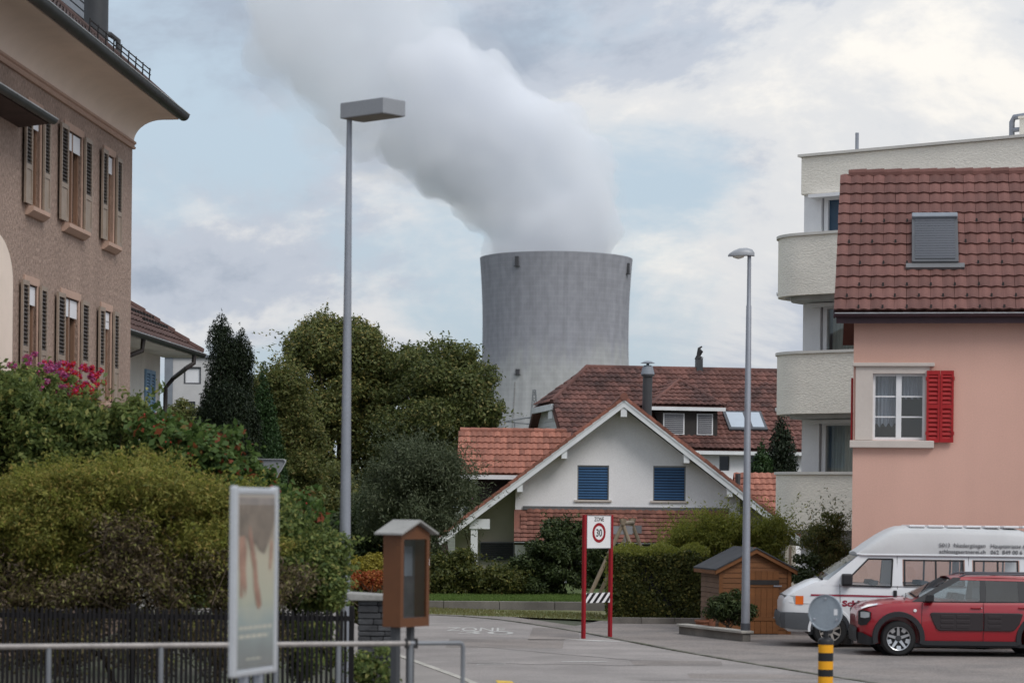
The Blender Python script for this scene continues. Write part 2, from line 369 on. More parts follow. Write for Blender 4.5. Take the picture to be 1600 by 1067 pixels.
M('blind_white', (.72, .72, .74), .6, .05); M('window_dark', (.02, .022, .025), .08, .1, spec=.6)
M('soffit', (.80, .67, .57), .85, .06, 1.5, .03); M('gutter_dark', (.045, .052, .055), .45, .2, 3, metal=.3); M('gutter_rim', (.42, .43, .44), .4, .2, 5, metal=.6)
M('tile_dark', (.06, .038, .034), .85, .25, 2, .15, 30, rand='island', rvar=.25); M('flue_dark', (.05, .052, .056), .5, .15)
M('render_white_old', (.62, .60, .56), .9, .10, 1., .06, 30, bump=.004, bscale=60, streak=.12); M('tile_brown', (.085, .047, .04), .85, .2, 2, .15, 30, rand='object', rvar=.22)
M('pipe_brown', (.035, .028, .026), .5, .15); M('shutter_blue', (.20, .33, .48), .55, .08); M('paint_white', (.74, .74, .75), .6, .05, 3, .04)
M('clinker', (.50, .49, .49), .9, .06, 2); M('metal_grey', (.20, .22, .25), .6, .08)
M('render_white', (.84, .825, .835), .9, .06, .7, .05, 30, bump=.003, bscale=70)
M('barge_white', (.70, .71, .72), .55, .08, 2, .05); M('carport_beige', (.50, .46, .40), .9, .06)
M('tile_orange', (.32, .13, .09), .85, .22, 1.2, .18, 25, rand='object', rvar=.28, col2=(.23, .098, .072))
M('tile_orange_j', (.225, .095, .07), .85, .25, 1.0, .2, 25, rand='island', rvar=.3, col2=(.145, .07, .056))
M('tile_back', (.135, .06, .048), .85, .3, .7, .2, 25, rand='island', rvar=.32, col2=(.07, .036, .032))
M('blind_blue', (.05, .125, .26), .5, .08); M('blind_slit', (.012, .02, .035), .6); M('window_grey', (.24, .25, .26), .5)
M('dormer_dark', (.035, .03, .028), .7, .2); M('blind_grey', (.26, .26, .275), .55); M('lead', (.13, .13, .135), .6, .15)
M('skylight_glass', (.40, .45, .50), .08, .05, spec=.8)
M('apt_plaster', (.82, .77, .68), .95, .06, .6, .09, 16, bump=.02, bscale=13, stretch=(1, 1, 2.2))
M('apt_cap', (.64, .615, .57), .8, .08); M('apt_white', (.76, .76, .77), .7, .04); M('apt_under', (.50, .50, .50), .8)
M('curtain_dark', (.58, .56, .48), .9, .3, 6, .2, 30, stretch=(4, 4, .1)); M('curtain_light', (.5, .5, .48), .9, .2, 6, .2, 30, stretch=(5, 5, .1)); M('screen_blue', (.035, .07, .115), .35, .08)
M('render_pink', (.655, .40, .325), .92, .06, .25, .06, 40, bump=.004, bscale=70, streak=.035); M('stain', (.36, .2, .16), .95, .3, 8)
M('trim_grey', (.56, .50, .455), .85, .06, 2, .06); M('shutter_red', (.34, .012, .014), .5, .08, 3, .05); M('fascia_plum', (.055, .028, .036), .5, .15)
M('tile_pink', (.15, .068, .057), .82, .16, 1.5, .14, 30, rand='object', rvar=.2); M('tile_pink_j', (.148, .064, .053), .82, .14, 1.5, .12, 30, rand='island', rvar=.16)
M('ridge_pink', (.13, .055, .046), .82, .18, 2, .12); M('hook', (.02, .018, .018), .6); M('roller_grey', (.085, .088, .10), .45, .08, metal=.3); M('frame_grey', (.085, .088, .095), .45, metal=.2)
glassmat('glass', (.72, .78, .80)); glassmat('glass_clear', (.94, .95, .95), .02); glassmat('glass_tint', (.28, .31, .33), .06); glassmat('plexi', (.8, .82, .84), .08)
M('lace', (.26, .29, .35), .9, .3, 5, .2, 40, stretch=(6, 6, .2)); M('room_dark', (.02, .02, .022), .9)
M('galva', (.27, .285, .32), .5, .08, 2, .05, 30, metal=.35); M('galva_dark', (.085, .09, .105), .5, .1, metal=.3); M('lamp_head', (.30, .31, .33), .45, .06, metal=.2); M('lamp_under', (.18, .16, .14), .5); M('lens', (.62, .60, .54), .25)
M('sign_red', (.28, .012, .02), .45, .06); M('sign_white', (.78, .78, .79), .45, .03); M('sign_black', (.012, .012, .014), .5); M('sign_back', (.26, .265, .285), .5, .1, metal=.3)
M('alu', (.60, .61, .63), .38, .05, metal=.6); M('box_brown', (.115, .043, .015), .5, .10, 3, .05); M('box_inside', (.075, .07, .075), .7, .3, 6); M('box_roof', (.27, .265, .25), .7, .15); M('box_leg', (.05, .052, .056), .55)
M('rail', (.30, .275, .26), .5, .2, 3, .15, 30, metal=.3); M('rail_post', (.19, .2, .215), .5, .15, metal=.3)
M('fence_dark', (.008, .007, .008), .9, .25, 4); M('slate_stone', (.055, .056, .06), .8, .25, 4, .2, 30, bump=.008, bscale=30, rand='object', rvar=.35)
M('cap_stone', (.26, .255, .24), .85, .15, 3, .12, 30); M('bollard_yellow', (.75, .34, .01), .5, .06); M('bollard_black', (.014, .014, .016), .5)
M('disc_grey', (.30, .34, .38), .4, .08, 6, metal=.3)
M('shed_wood', (.155, .06, .018), .6, .14, 2.5, .12, 40, stretch=(.3, 1, 4), rand='object', rvar=.13); M('shed_side', (.165, .10, .065), .75, .12, 2.5, .1, 40, rand='object', rvar=.12); M('felt', (.05, .052, .058), .9, .15, 3)
M('wood_grey', (.27, .215, .155), .8, .15, 3, .12, 30, stretch=(1, 1, .2)); M('clay_pot', (.24, .10, .06), .85, .15)
# vehicles
M('car_red', (.30, .004, .013), .3, .02, fine=.01, spec=.5, coat=.8); M('plastic_black', (.022, .022, .025), .55, .06); M('plastic_dark', (.04, .042, .046), .5, .06)
M('bump_black', (.03, .023, .025), .5, .05); M('tyre', (.018, .018, .019), .85, .1); M('alloy', (.55, .56, .58), .3, .03, metal=.8); M('chrome', (.75, .76, .78), .15, .02, metal=.9)
M('van_white', (.70, .71, .73), .35, .04, 1.5, .02, spec=.5, coat=.4); M('van_roof', (.52, .525, .53), .5, .06, 1.5, .03); M('van_stripe', (.28, .02, .045), .45); M('van_grey', (.075, .08, .088), .55, .08)
M('orange_lens', (.75, .14, .01), .2); M('lamp_glass', (.45, .48, .5), .12, .1, spec=.7); M('van_letter', (.12, .12, .13), .6); M('seat', (.06, .065, .075), .9); M('steel_wheel', (.36, .33, .30), .45, .1, metal=.5)

# ------------------------------------------------------------------ the setting: ground, road, pavements
structure('ground', MB().quad((-4000, -40, -.03), (4000, -40, -.03), (4000, 5000, -.03), (-4000, 5000, -.03)), 'soil')
edge = [(300, 953), (560, 956.5), (640, 958.5), (666, 960.5), (720, 963), (780, 968), (830, 975), (880, 983), (930, 992), (981, 1002), (1053, 1016), (1139, 1031), (1260, 1051), (1352, 1065), (1480, 1087)]
E = [G(*p) for p in edge]
road = MB(); far = [Vector((-40, 66, 0))] + E + [Vector((30, 24, 0))]
for a, b in zip(far[:-1], far[1:]):
    road.quad((a.x, a.y, .004), (b.x, b.y, .004), (b.x, 8, .004), (a.x, 8, .004))
structure('road', road, 'asphalt')
near = [p for p in E if p.x < 1.6]
back = MB().prism([(p.x, p.y, -.01) for p in E] + [(30, 26, -.01), (30, 68, -.01), (2.6, 68, -.01), (2.6, 58.5, -.01)] + [(p.x + .3, p.y + 1.35, -.01) for p in near[::-1]], (0, 0, .022))
structure('pavement', back, 'asphalt_old')
kb = MB()
for i in range(len(E) - 1):
    a, b = E[i], E[i + 1]; d = (b - a).normalized(); n = Vector((-d.y, d.x, 0)) * .09; L_ = (b - a).length; k = max(1, int(L_ / 1.0))
    for j in range(k):
        p, q = a.lerp(b, j / k + .006), a.lerp(b, (j + 1) / k - .006); z = .018 + rnd.uniform(-.003, .004)
        n = n.normalized() * .05; kb.prism([(*(p - n).xy, -.02), (*(q - n).xy, -.02), (*(q + n).xy, -.02), (*(p + n).xy, -.02)], (0, 0, z + .02))
structure('kerb', kb, 'kerb_stone')
# verge strip, low wall and raised lawn beyond the bend
vl = [G(px, py, .016) for px, py in ((540, 955.5), (665, 958.5), (740, 961), (815, 963.5), (890, 966.5), (950, 969.5))]
vu = [G(px, py, .016) for px, py in ((540, 950), (665, 951), (740, 951.5), (815, 952.5), (890, 953), (950, 954))]
vg = MB()
for i in range(5): vg.quad(vl[i], vl[i + 1], vu[i + 1], vu[i])
structure('verge', vg, 'verge')
wa, wb = G(430, 950), G(953, 953.5); wd = (wb - wa).normalized(); wn_ = Vector((-wd.y, wd.x, 0))
lw = thing('low_wall', wa, 'low weathered concrete wall holding up the lawn', 'wall', math.atan2(wd.y, wd.x))
wl = (wb - wa).length; k = 6
for i in range(k): MB().box(wl * i / k + .006, wl * (i + 1) / k - .006, 0, .22, -.03, .215 + rnd.uniform(-.004, .004)).build('wall_block', 'concrete', lw, bevel=.012)
structure('lawn', MB().prism([(*(wa + wn_ * .22).xy, -.02), (*(wb + wn_ * .22).xy, -.02), (4.5, 75, -.02), (4.5, 92, -.02), (-14, 92, -.02), (-14, 64, -.02)], (0, 0, .20)), 'grass_base')
g = np.random.default_rng(3)
def blades(n, origin, du, dv, z, h, mat, name, label):
    uv = g.random((n, 2)); P = np.array(origin)[None] + uv[:, :1] * np.array(du)[None] + uv[:, 1:] * np.array(dv)[None]; P[:, 2] = z + h * .5
    N = g.normal(size=(n, 3)); N[:, 2] *= .15
    o = quads_obj(name, leaves_at(P, N, h, g, .22, np.array([0, 0, 1.6])), mat, None); o['kind'] = 'stuff'; o['label'] = label; o['category'] = 'grass'
blades(26000, (*(wa + wn_ * .25).xy, 0), wb - wa, wn_ * 5, .17, .10, 'grass_blade', 'lawn_grass', 'short green lawn grass above the low concrete wall')
blades(5000, vl[0] + Vector((0, .1, 0)), vl[5] - vl[0], (vu[2] - vl[2]) * .95, .01, .07, 'dry_blade', 'verge_grass', 'dry patchy grass strip between bend and low wall')
# near pavement on the left, its kerb, garden soil, raised terrace the camera looks over
n0, n1_, n2_ = G(606, 1024), G(722, 1067), Vector((.9, 27, 0))
sw = MB().prism([(n0.x, n0.y, 0), (n1_.x, n1_.y, 0), (n2_.x, n2_.y, 0), (-1.2, 26.5, 0), (-1.75, 30, 0), (-2.3, 40, 0)], (0, 0, .05)); structure('footpath', sw, 'paving')
kk = MB()
for a, b in ((n0, n1_), (n1_, n2_)):
    d = (b - a).normalized(); q = Vector((-d.y, d.x, 0)) * -.0; nn_ = Vector((d.y, -d.x, 0)) * -.12
    for j in range(6):
        p, r_ = a.lerp(b, j / 6 + .004), a.lerp(b, (j + 1) / 6 - .004)
        kk.prism([(*p.xy, 0), (*r_.xy, 0), (*(r_ + nn_).xy, 0), (*(p + nn_).xy, 0)], (0, 0, .06))
structure('kerb', kk, 'concrete_light')
structure('garden_soil', MB().prism([(-22, 28.7, -.02), (-1.95, 28.7, -.02), (-2.5, 40, -.02), (-4.2, 50, -.02), (-5.5, 58, -.02), (-22, 60, -.02)], (0, 0, .05)), 'soil')
structure('terrace', MB().box(-9, 1.2, 9, 25.5, -.02, .45), 'paving')
# paint on the road
def ground_text(body, px, py, w, d, name):
    p = G(px, py); o = text(body, 1., 'road_paint', None, Matrix.Identity(4), name, ext=0)
    b = [v.co.copy() for v in o.data.vertices]; x0, x1 = min(v.x for v in b), max(v.x for v in b); y0, y1 = min(v.y for v in b), max(v.y for v in b)
    for v in o.data.vertices: v.co = ((v.co.x - x0) / (x1 - x0) * w, (v.co.y - y0) / (y1 - y0) * d, 0)
    o.location = (p.x, p.y, .009); o['kind'] = 'structure'; return o
ground_text('ZONE', 697, 985.5, 1.25, 1.5, 'road_marking'); ground_text('30', 716, 990.5, 1.15, 1.25, 'road_marking')
rm = MB()
for (a, b, w) in (((878, 1033.5), (948, 1033.5), .14), ((745, 1037.5), (790, 1037), .10)):
    p, q = G(*a), G(*b); rm.quad((p.x, p.y - w, .009), (q.x, q.y - w, .009), (q.x, q.y, .009), (p.x, p.y, .009))
p, q, r_ = G(878, 998), G(984, 1003), G(930, 1001.5); rm.quad((p.x, p.y, .009), (r_.x, r_.y - .1, .009), (q.x, q.y, .009), (q.x - .3, q.y + .35, .009))
structure('road_marking', rm, 'road_paint')
p, q = G(774, 1063), G(800, 1068); structure('road_marking', MB().quad((p.x, p.y, .009), (p.x + .1, p.y - 1.5, .009), (q.x + .1, p.y - 1.5, .009), (q.x, p.y - .15, .009)), 'yellow_paint')
# worn seam lines on the asphalt, seen as thin darker repairs
sm = MB()
for a, b in (((640, 1002), (1050, 1036)), ((730, 1036), (1010, 1040)), ((1000, 1062), (1290, 1066))):
    pts = [G(*a).lerp(G(*b), i / 12) + Vector((0, rnd.uniform(-.12, .12), 0)) for i in range(13)]
    for p, q in zip(pts[:-1], pts[1:]): sm.quad((p.x, p.y - .03, .0075), (q.x, q.y - .03, .0075), (q.x, q.y + .03, .0075), (p.x, p.y + .03, .0075))
structure('road_seam', sm, 'asphalt_dark')
pt_m = MB()
for (px, py, w, d_) in ((700, 1012, 2.2, 3.2), (985, 1040, 1.6, 1.5), (1085, 1060, 3.0, 1.2), (830, 1000, 1.0, 5.0)):
    c0 = G(px, py); j = lambda: rnd.uniform(-.08, .08); pt_m.quad((c0.x + j(), c0.y + j(), .0062), (c0.x + w + j(), c0.y + .2 + j(), .0062), (c0.x + w + .1 + j(), c0.y + d_ + j(), .0062), (c0.x + j(), c0.y + d_ + j(), .0062))
structure('road_patch', pt_m, 'asphalt_old')

# ------------------------------------------------------------------ cooling tower, steam, pylon
TD = 1180.; tp = W(865, 795, TD); tz = W(871, 405, TD).z
tow = thing('cooling_tower', (tp.x, TD, 0), 'huge grey concrete cooling tower trailing a plume of steam', 'cooling tower')
prof = []; zt = tz * .71; a_ = 114 / F * TD; rt = 119.3 / F * TD; cc_ = (tz - zt) / math.sqrt(rt * rt - a_ * a_)
for i in range(33):
    z = tz * i / 32; prof.append((math.sqrt(a_ * a_ + ((z - zt) / cc_) ** 2), z))
inner = [(r - 1.0, z) for r, z in prof[::-1]]
sh = MB(); n = 128
allp = prof + inner; vs_ = []
for r, z in allp: vs_ += [(r * math.cos(2 * math.pi * k / n), r * math.sin(2 * math.pi * k / n), z) for k in range(n)]
sh.add(vs_, [(i * n + k, i * n + (k + 1) % n, (i + 1) * n + (k + 1) % n, (i + 1) * n + k) for i in range(len(allp) - 1) for k in range(n)])
sh.build('shell', 'tower_concrete', tow, True)
for ang, zz, w, hgt in ((-121, .965, 1.6, 4.5), (-22, .955, 1.6, 5), (-120, .54, 1.8, 2.4), (-21, .52, 1.8, 2.6)):
    z = tz * zz; r = math.sqrt(a_ * a_ + ((z - zt) / cc_) ** 2) + .1; m = Matrix.Rotation(R(ang), 4, 'Z')
    MB().box(r - .6, r + .9, -w / 2, w / 2, z - hgt / 2, z + hgt / 2, m).box(r - .4, r + 1.2, -w * .8, w * .8, z - hgt / 2 - .3, z - hgt / 2, m).build('beacon_box', 'tower_dark', tow)
for ang in (-122,):   # ladder run
    pts = []
    for i in range(33):
        z = tz * i / 32; r = math.sqrt(a_ * a_ + ((z - zt) / cc_) ** 2) + .35; pts.append((r * math.cos(R(ang)), r * math.sin(R(ang)), z))
    MB().tube(pts[:17], .12, 4).build('ladder', 'concrete', tow)
# steam: closed hulls of uneven billows filled with an even scattering volume
def volmat(name, dens, colr=(.985, .985, .99), an=.25):
    m = bpy.data.materials.new(name); m.use_nodes = True; mats[name] = m; n = m.node_tree; n.nodes.remove(n.nodes['Principled BSDF'])
    v = n.nodes.new('ShaderNodeVolumePrincipled'); v.inputs['Color'].default_value = (*colr, 1); v.inputs['Density'].default_value = dens; v.inputs['Anisotropy'].default_value = an
    n.links.new(v.outputs[0], n.nodes['Material Output'].inputs['Volume'])
volmat('steam', .06, (.968, .976, .995), .0); volmat('steam_thin', .006, (.984, .988, .998), .0)
path = [(862, 402, 108), (862, 365, 107), (860, 325, 108), (845, 285, 115), (800, 245, 117), (737, 205, 119), (672, 163, 124), (612, 118, 132), (566, 68, 142), (530, 12, 154), (498, -55, 168)]
def hull(grow, seed, voxel, disp, lumps, path=path):
    gr = random.Random(seed); mb = MB(); ico = bmesh.new(); bmesh.ops.create_icosphere(ico, subdivisions=2, radius=1); iv = [v.co.copy() for v in ico.verts]; jf = [tuple(v.index for v in f.verts) for f in ico.faces]; ico.free()
    def ball(c, r, q=1.): mb.add([c + Vector((p.x * r, p.y * r * q, p.z * r)) for p in iv], jf)
    for i in range(len(path) - 1):
        for t_ in (0, .33, .66):
            px, py, pr = [path[i][k] * (1 - t_) + path[i + 1][k] * t_ for k in range(3)]
            c = W(px, py, TD); r = pr / F * TD * (.92 if py < 380 else .88) * grow; 
            if py > 385: 
                mb.lathe([(r * .99, -3), (r * .99, 5), (r * .99, 16)], c, 32); continue
            ball(c, r * .78)
            for k in range(lumps):
                th = gr.uniform(0, 2 * math.pi); ph = gr.uniform(-1, 1); rr = r * gr.uniform(.13, .42)
                ball(c + Vector((math.cos(th), ph * .8, math.sin(th))).normalized() * (r * gr.uniform(.88, 1.16) - rr * .75), rr)
    o = mb.build('x', 'steam'); md = o.modifiers.new('r', 'REMESH'); md.mode = 'VOXEL'; md.voxel_size = voxel
    s_ = o.modifiers.new('s', 'SMOOTH'); s_.iterations = 1
    for ts, st in disp:
        tx = bpy.data.textures.new('billow', 'CLOUDS'); tx.noise_scale = ts; tx.noise_depth = 3
        d_ = o.modifiers.new('d', 'DISPLACE'); d_.texture = tx; d_.strength = st; d_.mid_level = .5; d_.texture_coords = 'GLOBAL'
    md = o.modifiers.new('r2', 'REMESH'); md.mode = 'VOXEL'; md.voxel_size = voxel * 1.1; o.modifiers.new('s2', 'SMOOTH').iterations = 1
    me = bpy.data.meshes.new_from_object(o.evaluated_get(bpy.context.evaluated_depsgraph_get())); bpy.data.objects.remove(o); return me
def steam(name, mat, *args):
    me = hull(*args); bm = bmesh.new(); bm.from_mesh(me); left = set(bm.verts); isl = []
    while left:                              # drop stray crumbs, keep the main body
        stack = [left.pop()]; grp = [stack[0]]
        while stack:
            for e in stack.pop().link_edges:
                for v in e.verts:
                    if v in left: left.remove(v); stack.append(v); grp.append(v)
        isl.append(grp)
    isl.sort(key=len); bmesh.ops.delete(bm, geom=[v for q in isl[:-1] for v in q], context='VERTS'); bm.to_mesh(me); bm.free()
    o = bpy.data.objects.new(name, me); C.objects.link(o); me.materials.clear(); me.materials.append(mats[mat]); o['kind'] = 'stuff'; return o
volmat('steam_mid', .026, (.968, .976, .995), .0)
so = steam('steam_plume', 'steam', .95, 5, 1.8, ((30, 16), (11, 9), (4, 4)), 30, path[:7])
tag(so, 'thick grey white steam plume drifting from the cooling tower', 'steam', kind='stuff')
steam('upper_steam', 'steam_mid', .95, 6, 2.4, ((40, 24), (14, 13), (5, 5)), 30, path[5:]).parent = so
steam('thin_steam', 'steam_thin', 1.14, 8, 4.0, ((44, 40), (16, 18), (7, 7)), 7, path[1:]).parent = so
# lattice pylon in front of the tower
PY = 560.; pb = W(833, 795, PY); pt = W(833, 609, PY).z
pyl = thing('pylon', (pb.x, PY, 0), 'slim steel lattice power pylon in front of the cooling tower', 'pylon')
mb = MB(); hw = lambda z: 2.3 * (1 - z / pt) ** 1.0 + .28
zs = [pt * (1 - (1 - i / 11) ** 1.15) for i in range(12)]
for sx in (-1, 1):
    for sy in (-1, 1): mb.tube([(sx * hw(z), sy * hw(z), z) for z in zs], .13, 4)
lat = MB()
for z0, z1 in zip(zs[:-1], zs[1:]):
    for ax in (0, 1):
        for s in (-1, 1):
            p = lambda u, z: (u * hw(z), s * hw(z), z) if ax == 0 else (s * hw(z), u * hw(z), z)
            lat.tube([p(-1, z0), p(1, z1)], .08, 4).tube([p(1, z0), p(-1, z1)], .08, 4).tube([p(-1, z1), p(1, z1)], .07, 4)
mb.build('mast', 'steel_far', pyl); lat.build('lattice', 'steel_far', pyl)
za = W(820, 659, PY).z; MB().tube([(-7, 0, za), (-2, 0, za + .9), (0, 0, za + 1.0), (3.5, 0, za + .4)], .2, 5).tube([(-7, 0, za), (0, 0, za - .6), (3.5, 0, za + .4)], .14, 5).tube([(-4.5, 0, za), (-4.5, 0, za - 2.2)], .16, 5).build('cross_arm', 'steel_far', pyl)
# ------------------------------------------------------------------ building helpers
def wall_sheet(mb, x0, x1, z0, ztop, holes, y=0., depth=.18, extra=()):
    zt = ztop if callable(ztop) else (lambda x: ztop)
    X = sorted({x0, x1, *[h[0] for h in holes], *[h[1] for h in holes], *extra}); X = [x for x in X if x0 - 1e-6 <= x <= x1 + 1e-6]
    for a, b in zip(X[:-1], X[1:]):
        hs = sorted([(h[2], h[3]) for h in holes if h[0] < (a + b) / 2 < h[1]]); z = z0
        for p, q in hs: mb.quad((a, y, z), (b, y, z), (b, y, p), (a, y, p)); z = q
        mb.quad((a, y, z), (b, y, z), (b, y, zt(b)), (a, y, zt(a)))
    for a, b, p, q in holes:
        for e in (((a, p), (b, p)), ((b, p), (b, q)), ((b, q), (a, q)), ((a, q), (a, p))):
            (xa, za), (xb, zb) = e; mb.quad((xa, y, za), (xb, y, zb), (xb, y + depth, zb), (xa, y + depth, za))
    return mb
def slopeM(o, ang, facing='front'):
    c, s = math.cos(ang), math.sin(ang)
    U, V = {'front': ((1, 0, 0), (0, c, s)), 'left': ((0, -1, 0), (c, 0, s)), 'right': ((0, 1, 0), (-c, 0, s)), 'back': ((-1, 0, 0), (0, -c, s))}[facing]
    return axes(o, U, V)
def on_slope(fr, px, py, y0, z0, tan):
    lo, hi = y0 - 1, y0 + 14
    for _ in range(50):
        m = (lo + hi) / 2; p = fr.on(px, py, m)
        if p.z > z0 + (m - y0) * tan: lo = m
        else: hi = m
    return fr.on(px, py, lo)
def gutter(parent, x0, x1, y, z, r=.075, mat='gutter_dark', name='gutter'):
    mb = MB(); n = 9; pr = [(y - r * math.cos(math.pi * k / (n - 1)), z - r * math.sin(math.pi * k / (n - 1))) for k in range(n)]
    inn = [(y - (r - .008) * math.cos(math.pi * k / (n - 1)), z - (r - .008) * math.sin(math.pi * k / (n - 1))) for k in range(n)][::-1]
    p = pr + inn; mb.prism([(x0, a, b) for a, b in p], (x1 - x0, 0, 0)); o = mb.build(name, mat, parent, True)
    MB().tube([(x0, y - r, z + .005), (x1, y - r, z + .005)], .013, 6).build('rim', 'gutter_rim', o)
    x = x0 + .4
    bk = MB()
    while x < x1: bk.tube([(x, y - r - .004, z), (x, y, z - r - .006), (x, y + r, z)], .006, 4); x += .8
    bk.build('bracket', mat, o)
    return o
def slat_blind(parent, a, b, p, q, y, n, mat, back='blind_slit', name='blind', gap=.2):
    o = MB().box(a, b, y + .02, y + .03, p, q).build(name, back, parent); h = (q - p) / n
    me = MB().prism([(0, 0, h * .34), (0, -.022, h * .30), (0, -.024, h * .9), (0, 0, h * .98)], (b - a - .01, 0, 0)).mesh('slat'); me.materials.append(mats[mat])
    for i in range(n): share(me, 'slat', o, Matrix.Translation((a + .005, y + .018, p + i * h)))
    return o

# ------------------------------------------------------------------ brown corner house on the left
bo = W(207, 228, 49.5); fr = Fr(bo, (.0675, 1)); bh = house('plaster_house', fr, 'tall brown roughcast house with louvred shutters and wide curved eaves')
zc0 = fr.on(207, 229).z; X0 = -17.
cols_u = [(53, .72, .42, 1), (114, 1.2, .52, 2), (170, .72, .42, 1)]
wins = []
for cxp, w, sw_, np_ in cols_u:
    xc = fr.on(cxp, 300).x
    zt_, zs_ = fr.on(114, 208).z, fr.on(114, 352).z; wins.append((xc, w, sw_, np_, zs_, zt_))
    zt_, zs_ = fr.on(108, 466).z, fr.on(108, 466).z - 1.75; wins.append((xc - .12, w, sw_, np_, zs_, zt_))
    wins.append((xc - .12, w, sw_, np_, 1.0, 2.9))
arch_x = fr.on(17, 500).x
holes = [(x - w / 2, x + w / 2, a, b) for x, w, _, _, a, b in wins]
wm = wall_sheet(MB(), X0, 0, 0, zc0, holes, 0, .2)
wm.quad((0, 0, 0), (0, 9, 0), (0, 9, zc0), (0, 0, zc0)).quad((X0, 0, 0), (X0, 9, 0), (X0, 9, zc0), (X0, 0, zc0)).quad((X0, 9, 0), (0, 9, 0), (0, 9, zc0), (X0, 9, zc0))
wm.build('wall', 'render_brown', bh)
for x, w, sw_, npn, a, b in wins:
    wf = MB().box(x - w / 2, x - w / 2 + .07, .06, .15, a, b).box(x + w / 2 - .07, x + w / 2, .06, .15, a, b).box(x - w / 2, x + w / 2, .062, .152, b - .07, b).box(x - w / 2, x + w / 2, .062, .152, a, a + .07)
    if npn == 2: wf.box(x - .05, x + .05, .02, .148, a, b)
    win = wf.build('window', 'wood_brown', bh)
    step = w / npn
    for i in range(npn):
        xa = x - w / 2 + i * step + .07; xb = xa + step - .12
        MB().quad((xa, .13, a + .06), (xb, .13, a + .06), (xb, .13, b - .06), (xa, .13, b - .06)).build('pane', 'window_dark', win)
        MB().box(xa - .02, xb + .02, .02, .035, b - .34, b - .02).build('roller_blind', 'blind_white', win)
    MB().box(x - w / 2 - .13, x - w / 2, -.025, .06, a, b + .14).box(x + w / 2, x + w / 2 + .13, -.025, .06, a, b + .14).box(x - w / 2, x + w / 2, -.0255, .06, b, b + .14).build('surround', 'stone_trim', bh, bevel=.01)
    MB().prism([(x - w / 2 - .2, .05, a - .02), (x - w / 2 - .2, -.15, a - .05), (x - w / 2 - .2, -.15, a - .12), (x - w / 2 - .2, -.05, a - .2), (x - w / 2 - .2, .05, a - .2)], (w + .4, 0, 0)).build('sill', 'stone_trim', bh)
    for s in (-1, 1):
        c = x + s * (w / 2 + .03 + sw_ / 2); l_, r_ = c - sw_ / 2, c + sw_ / 2; zm = a + .62
        f = MB().box(l_, l_ + .055, -.085, -.045, a - .02, b + .03).box(r_ - .055, r_, -.085, -.045, a - .02, b + .03)
        for z0_, z1_ in ((a - .02, a + .06), (zm - .05, zm + .04), (b - .05, b + .03)): f.box(l_ + .055, r_ - .055, -.083, -.047, z0_, z1_)
        f.box(l_ + .055, r_ - .055, -.070, -.052, a + .06, zm - .05)
        sh_ = f.build('shutter', 'shutter_brown', bh)
        lv = MB(); k = 15
        for i in range(k):
            z = zm + .045 + (b - .05 - zm - .05) * i / k; lv.quad((l_ + .055, -.082, z), (r_ - .055, -.082, z), (r_ - .055, -.05, z + .05), (l_ + .055, -.05, z + .05))
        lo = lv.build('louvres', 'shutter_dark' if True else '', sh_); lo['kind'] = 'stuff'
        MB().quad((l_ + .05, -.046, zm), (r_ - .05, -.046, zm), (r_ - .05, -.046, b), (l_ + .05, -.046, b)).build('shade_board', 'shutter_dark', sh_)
# curved eaves, cornice, gutter, roof
ov = .98; ze = fr.on(285, 186, -ov).z
mold = [(0, zc0 - .06), (-.05, zc0 - .06), (-.07, zc0 - .02), (-.04, zc0), (-.04, zc0 + .03), (-.075, zc0 + .05), (-.075, zc0 + .09), (0, zc0 + .09)]
MB().prism([(X0, a, b) for a, b in mold], (-X0 + .03, 0, 0)).build('cornice', 'stone_trim', bh)
hz_ = ze - .06 - (zc0 + .09)
cove = [(.3, zc0 + .088), (-.03, zc0 + .088)] + [(-.03 - .60 * (1 - math.cos(R(t_))), zc0 + .09 + hz_ * math.sin(R(t_))) for t_ in range(0, 91, 10)] + [(-ov + .03, ze - .055), (-ov + .03, ze + .02), (.3, ze + .02)]
MB().prism([(X0, a, b) for a, b in cove], (-X0, 0, 0)).build('eaves', 'soffit', bh, True)
gutter(bh, X0, .12, -ov - .05, ze + .06, .125)
pit = R(41); rf = MB().prism([(X0, -ov, ze + .03), (X0, 4.2, ze + .03 + (4.2 + ov) * math.tan(pit)), (X0, 4.2, ze - .1 + (4.2 + ov) * math.tan(pit)), (X0, -ov, ze - .02)], (-X0 + .05, 0, 0)).build('roof', 'tile_dark', bh)
tiles(rf, slopeM((X0, -ov - .04, ze + .02), pit), -X0 + .05, 5.6, .25, .34, 'tile_dark')
MB().tube([(.06, -ov + .02, ze + .12), (.06, 3.5, ze + .12 + (3.5 + ov) * math.tan(pit))], .085, 8).build('verge_tiles', 'tile_dark', rf, True)
sg = MB(); tn = math.tan(pit)
for yy in (-ov + .6,):
    zz = ze + .42 + (yy + ov) * tn; sg.tube([(-5.2, yy, zz), (-.1, yy, zz)], .014, 5); sg.tube([(-5.2, yy, zz - .1), (-.1, yy, zz - .1)], .014, 5)
    for i in range(9): sg.tube([(-5.2 + i * .63, yy, zz + .03), (-5.2 + i * .63, yy + .02, zz - .4)], .014, 4)
sg.build('snow_guard', 'hook', rf)
p = on_slope(fr, 150, 60, -ov, ze + .05, tn); fl = MB().lathe([(.26, -1.0), (.26, 1.15), (.29, 1.16), (.29, 1.22), (.2, 1.24), (.2, 1.34), (.33, 1.36), (.33, 1.42), (.1, 1.5)], p, 16); fl.build('flue', 'flue_dark', bh, True)
MB().tube([p + Vector((.55, -.35, -.35)), p + Vector((.55, -.35, .05)), p + Vector((.45, -.2, .16)), p + Vector((.1, .1, .18))], .06, 8).build('vent_pipe', 'flue_dark', bh, True)
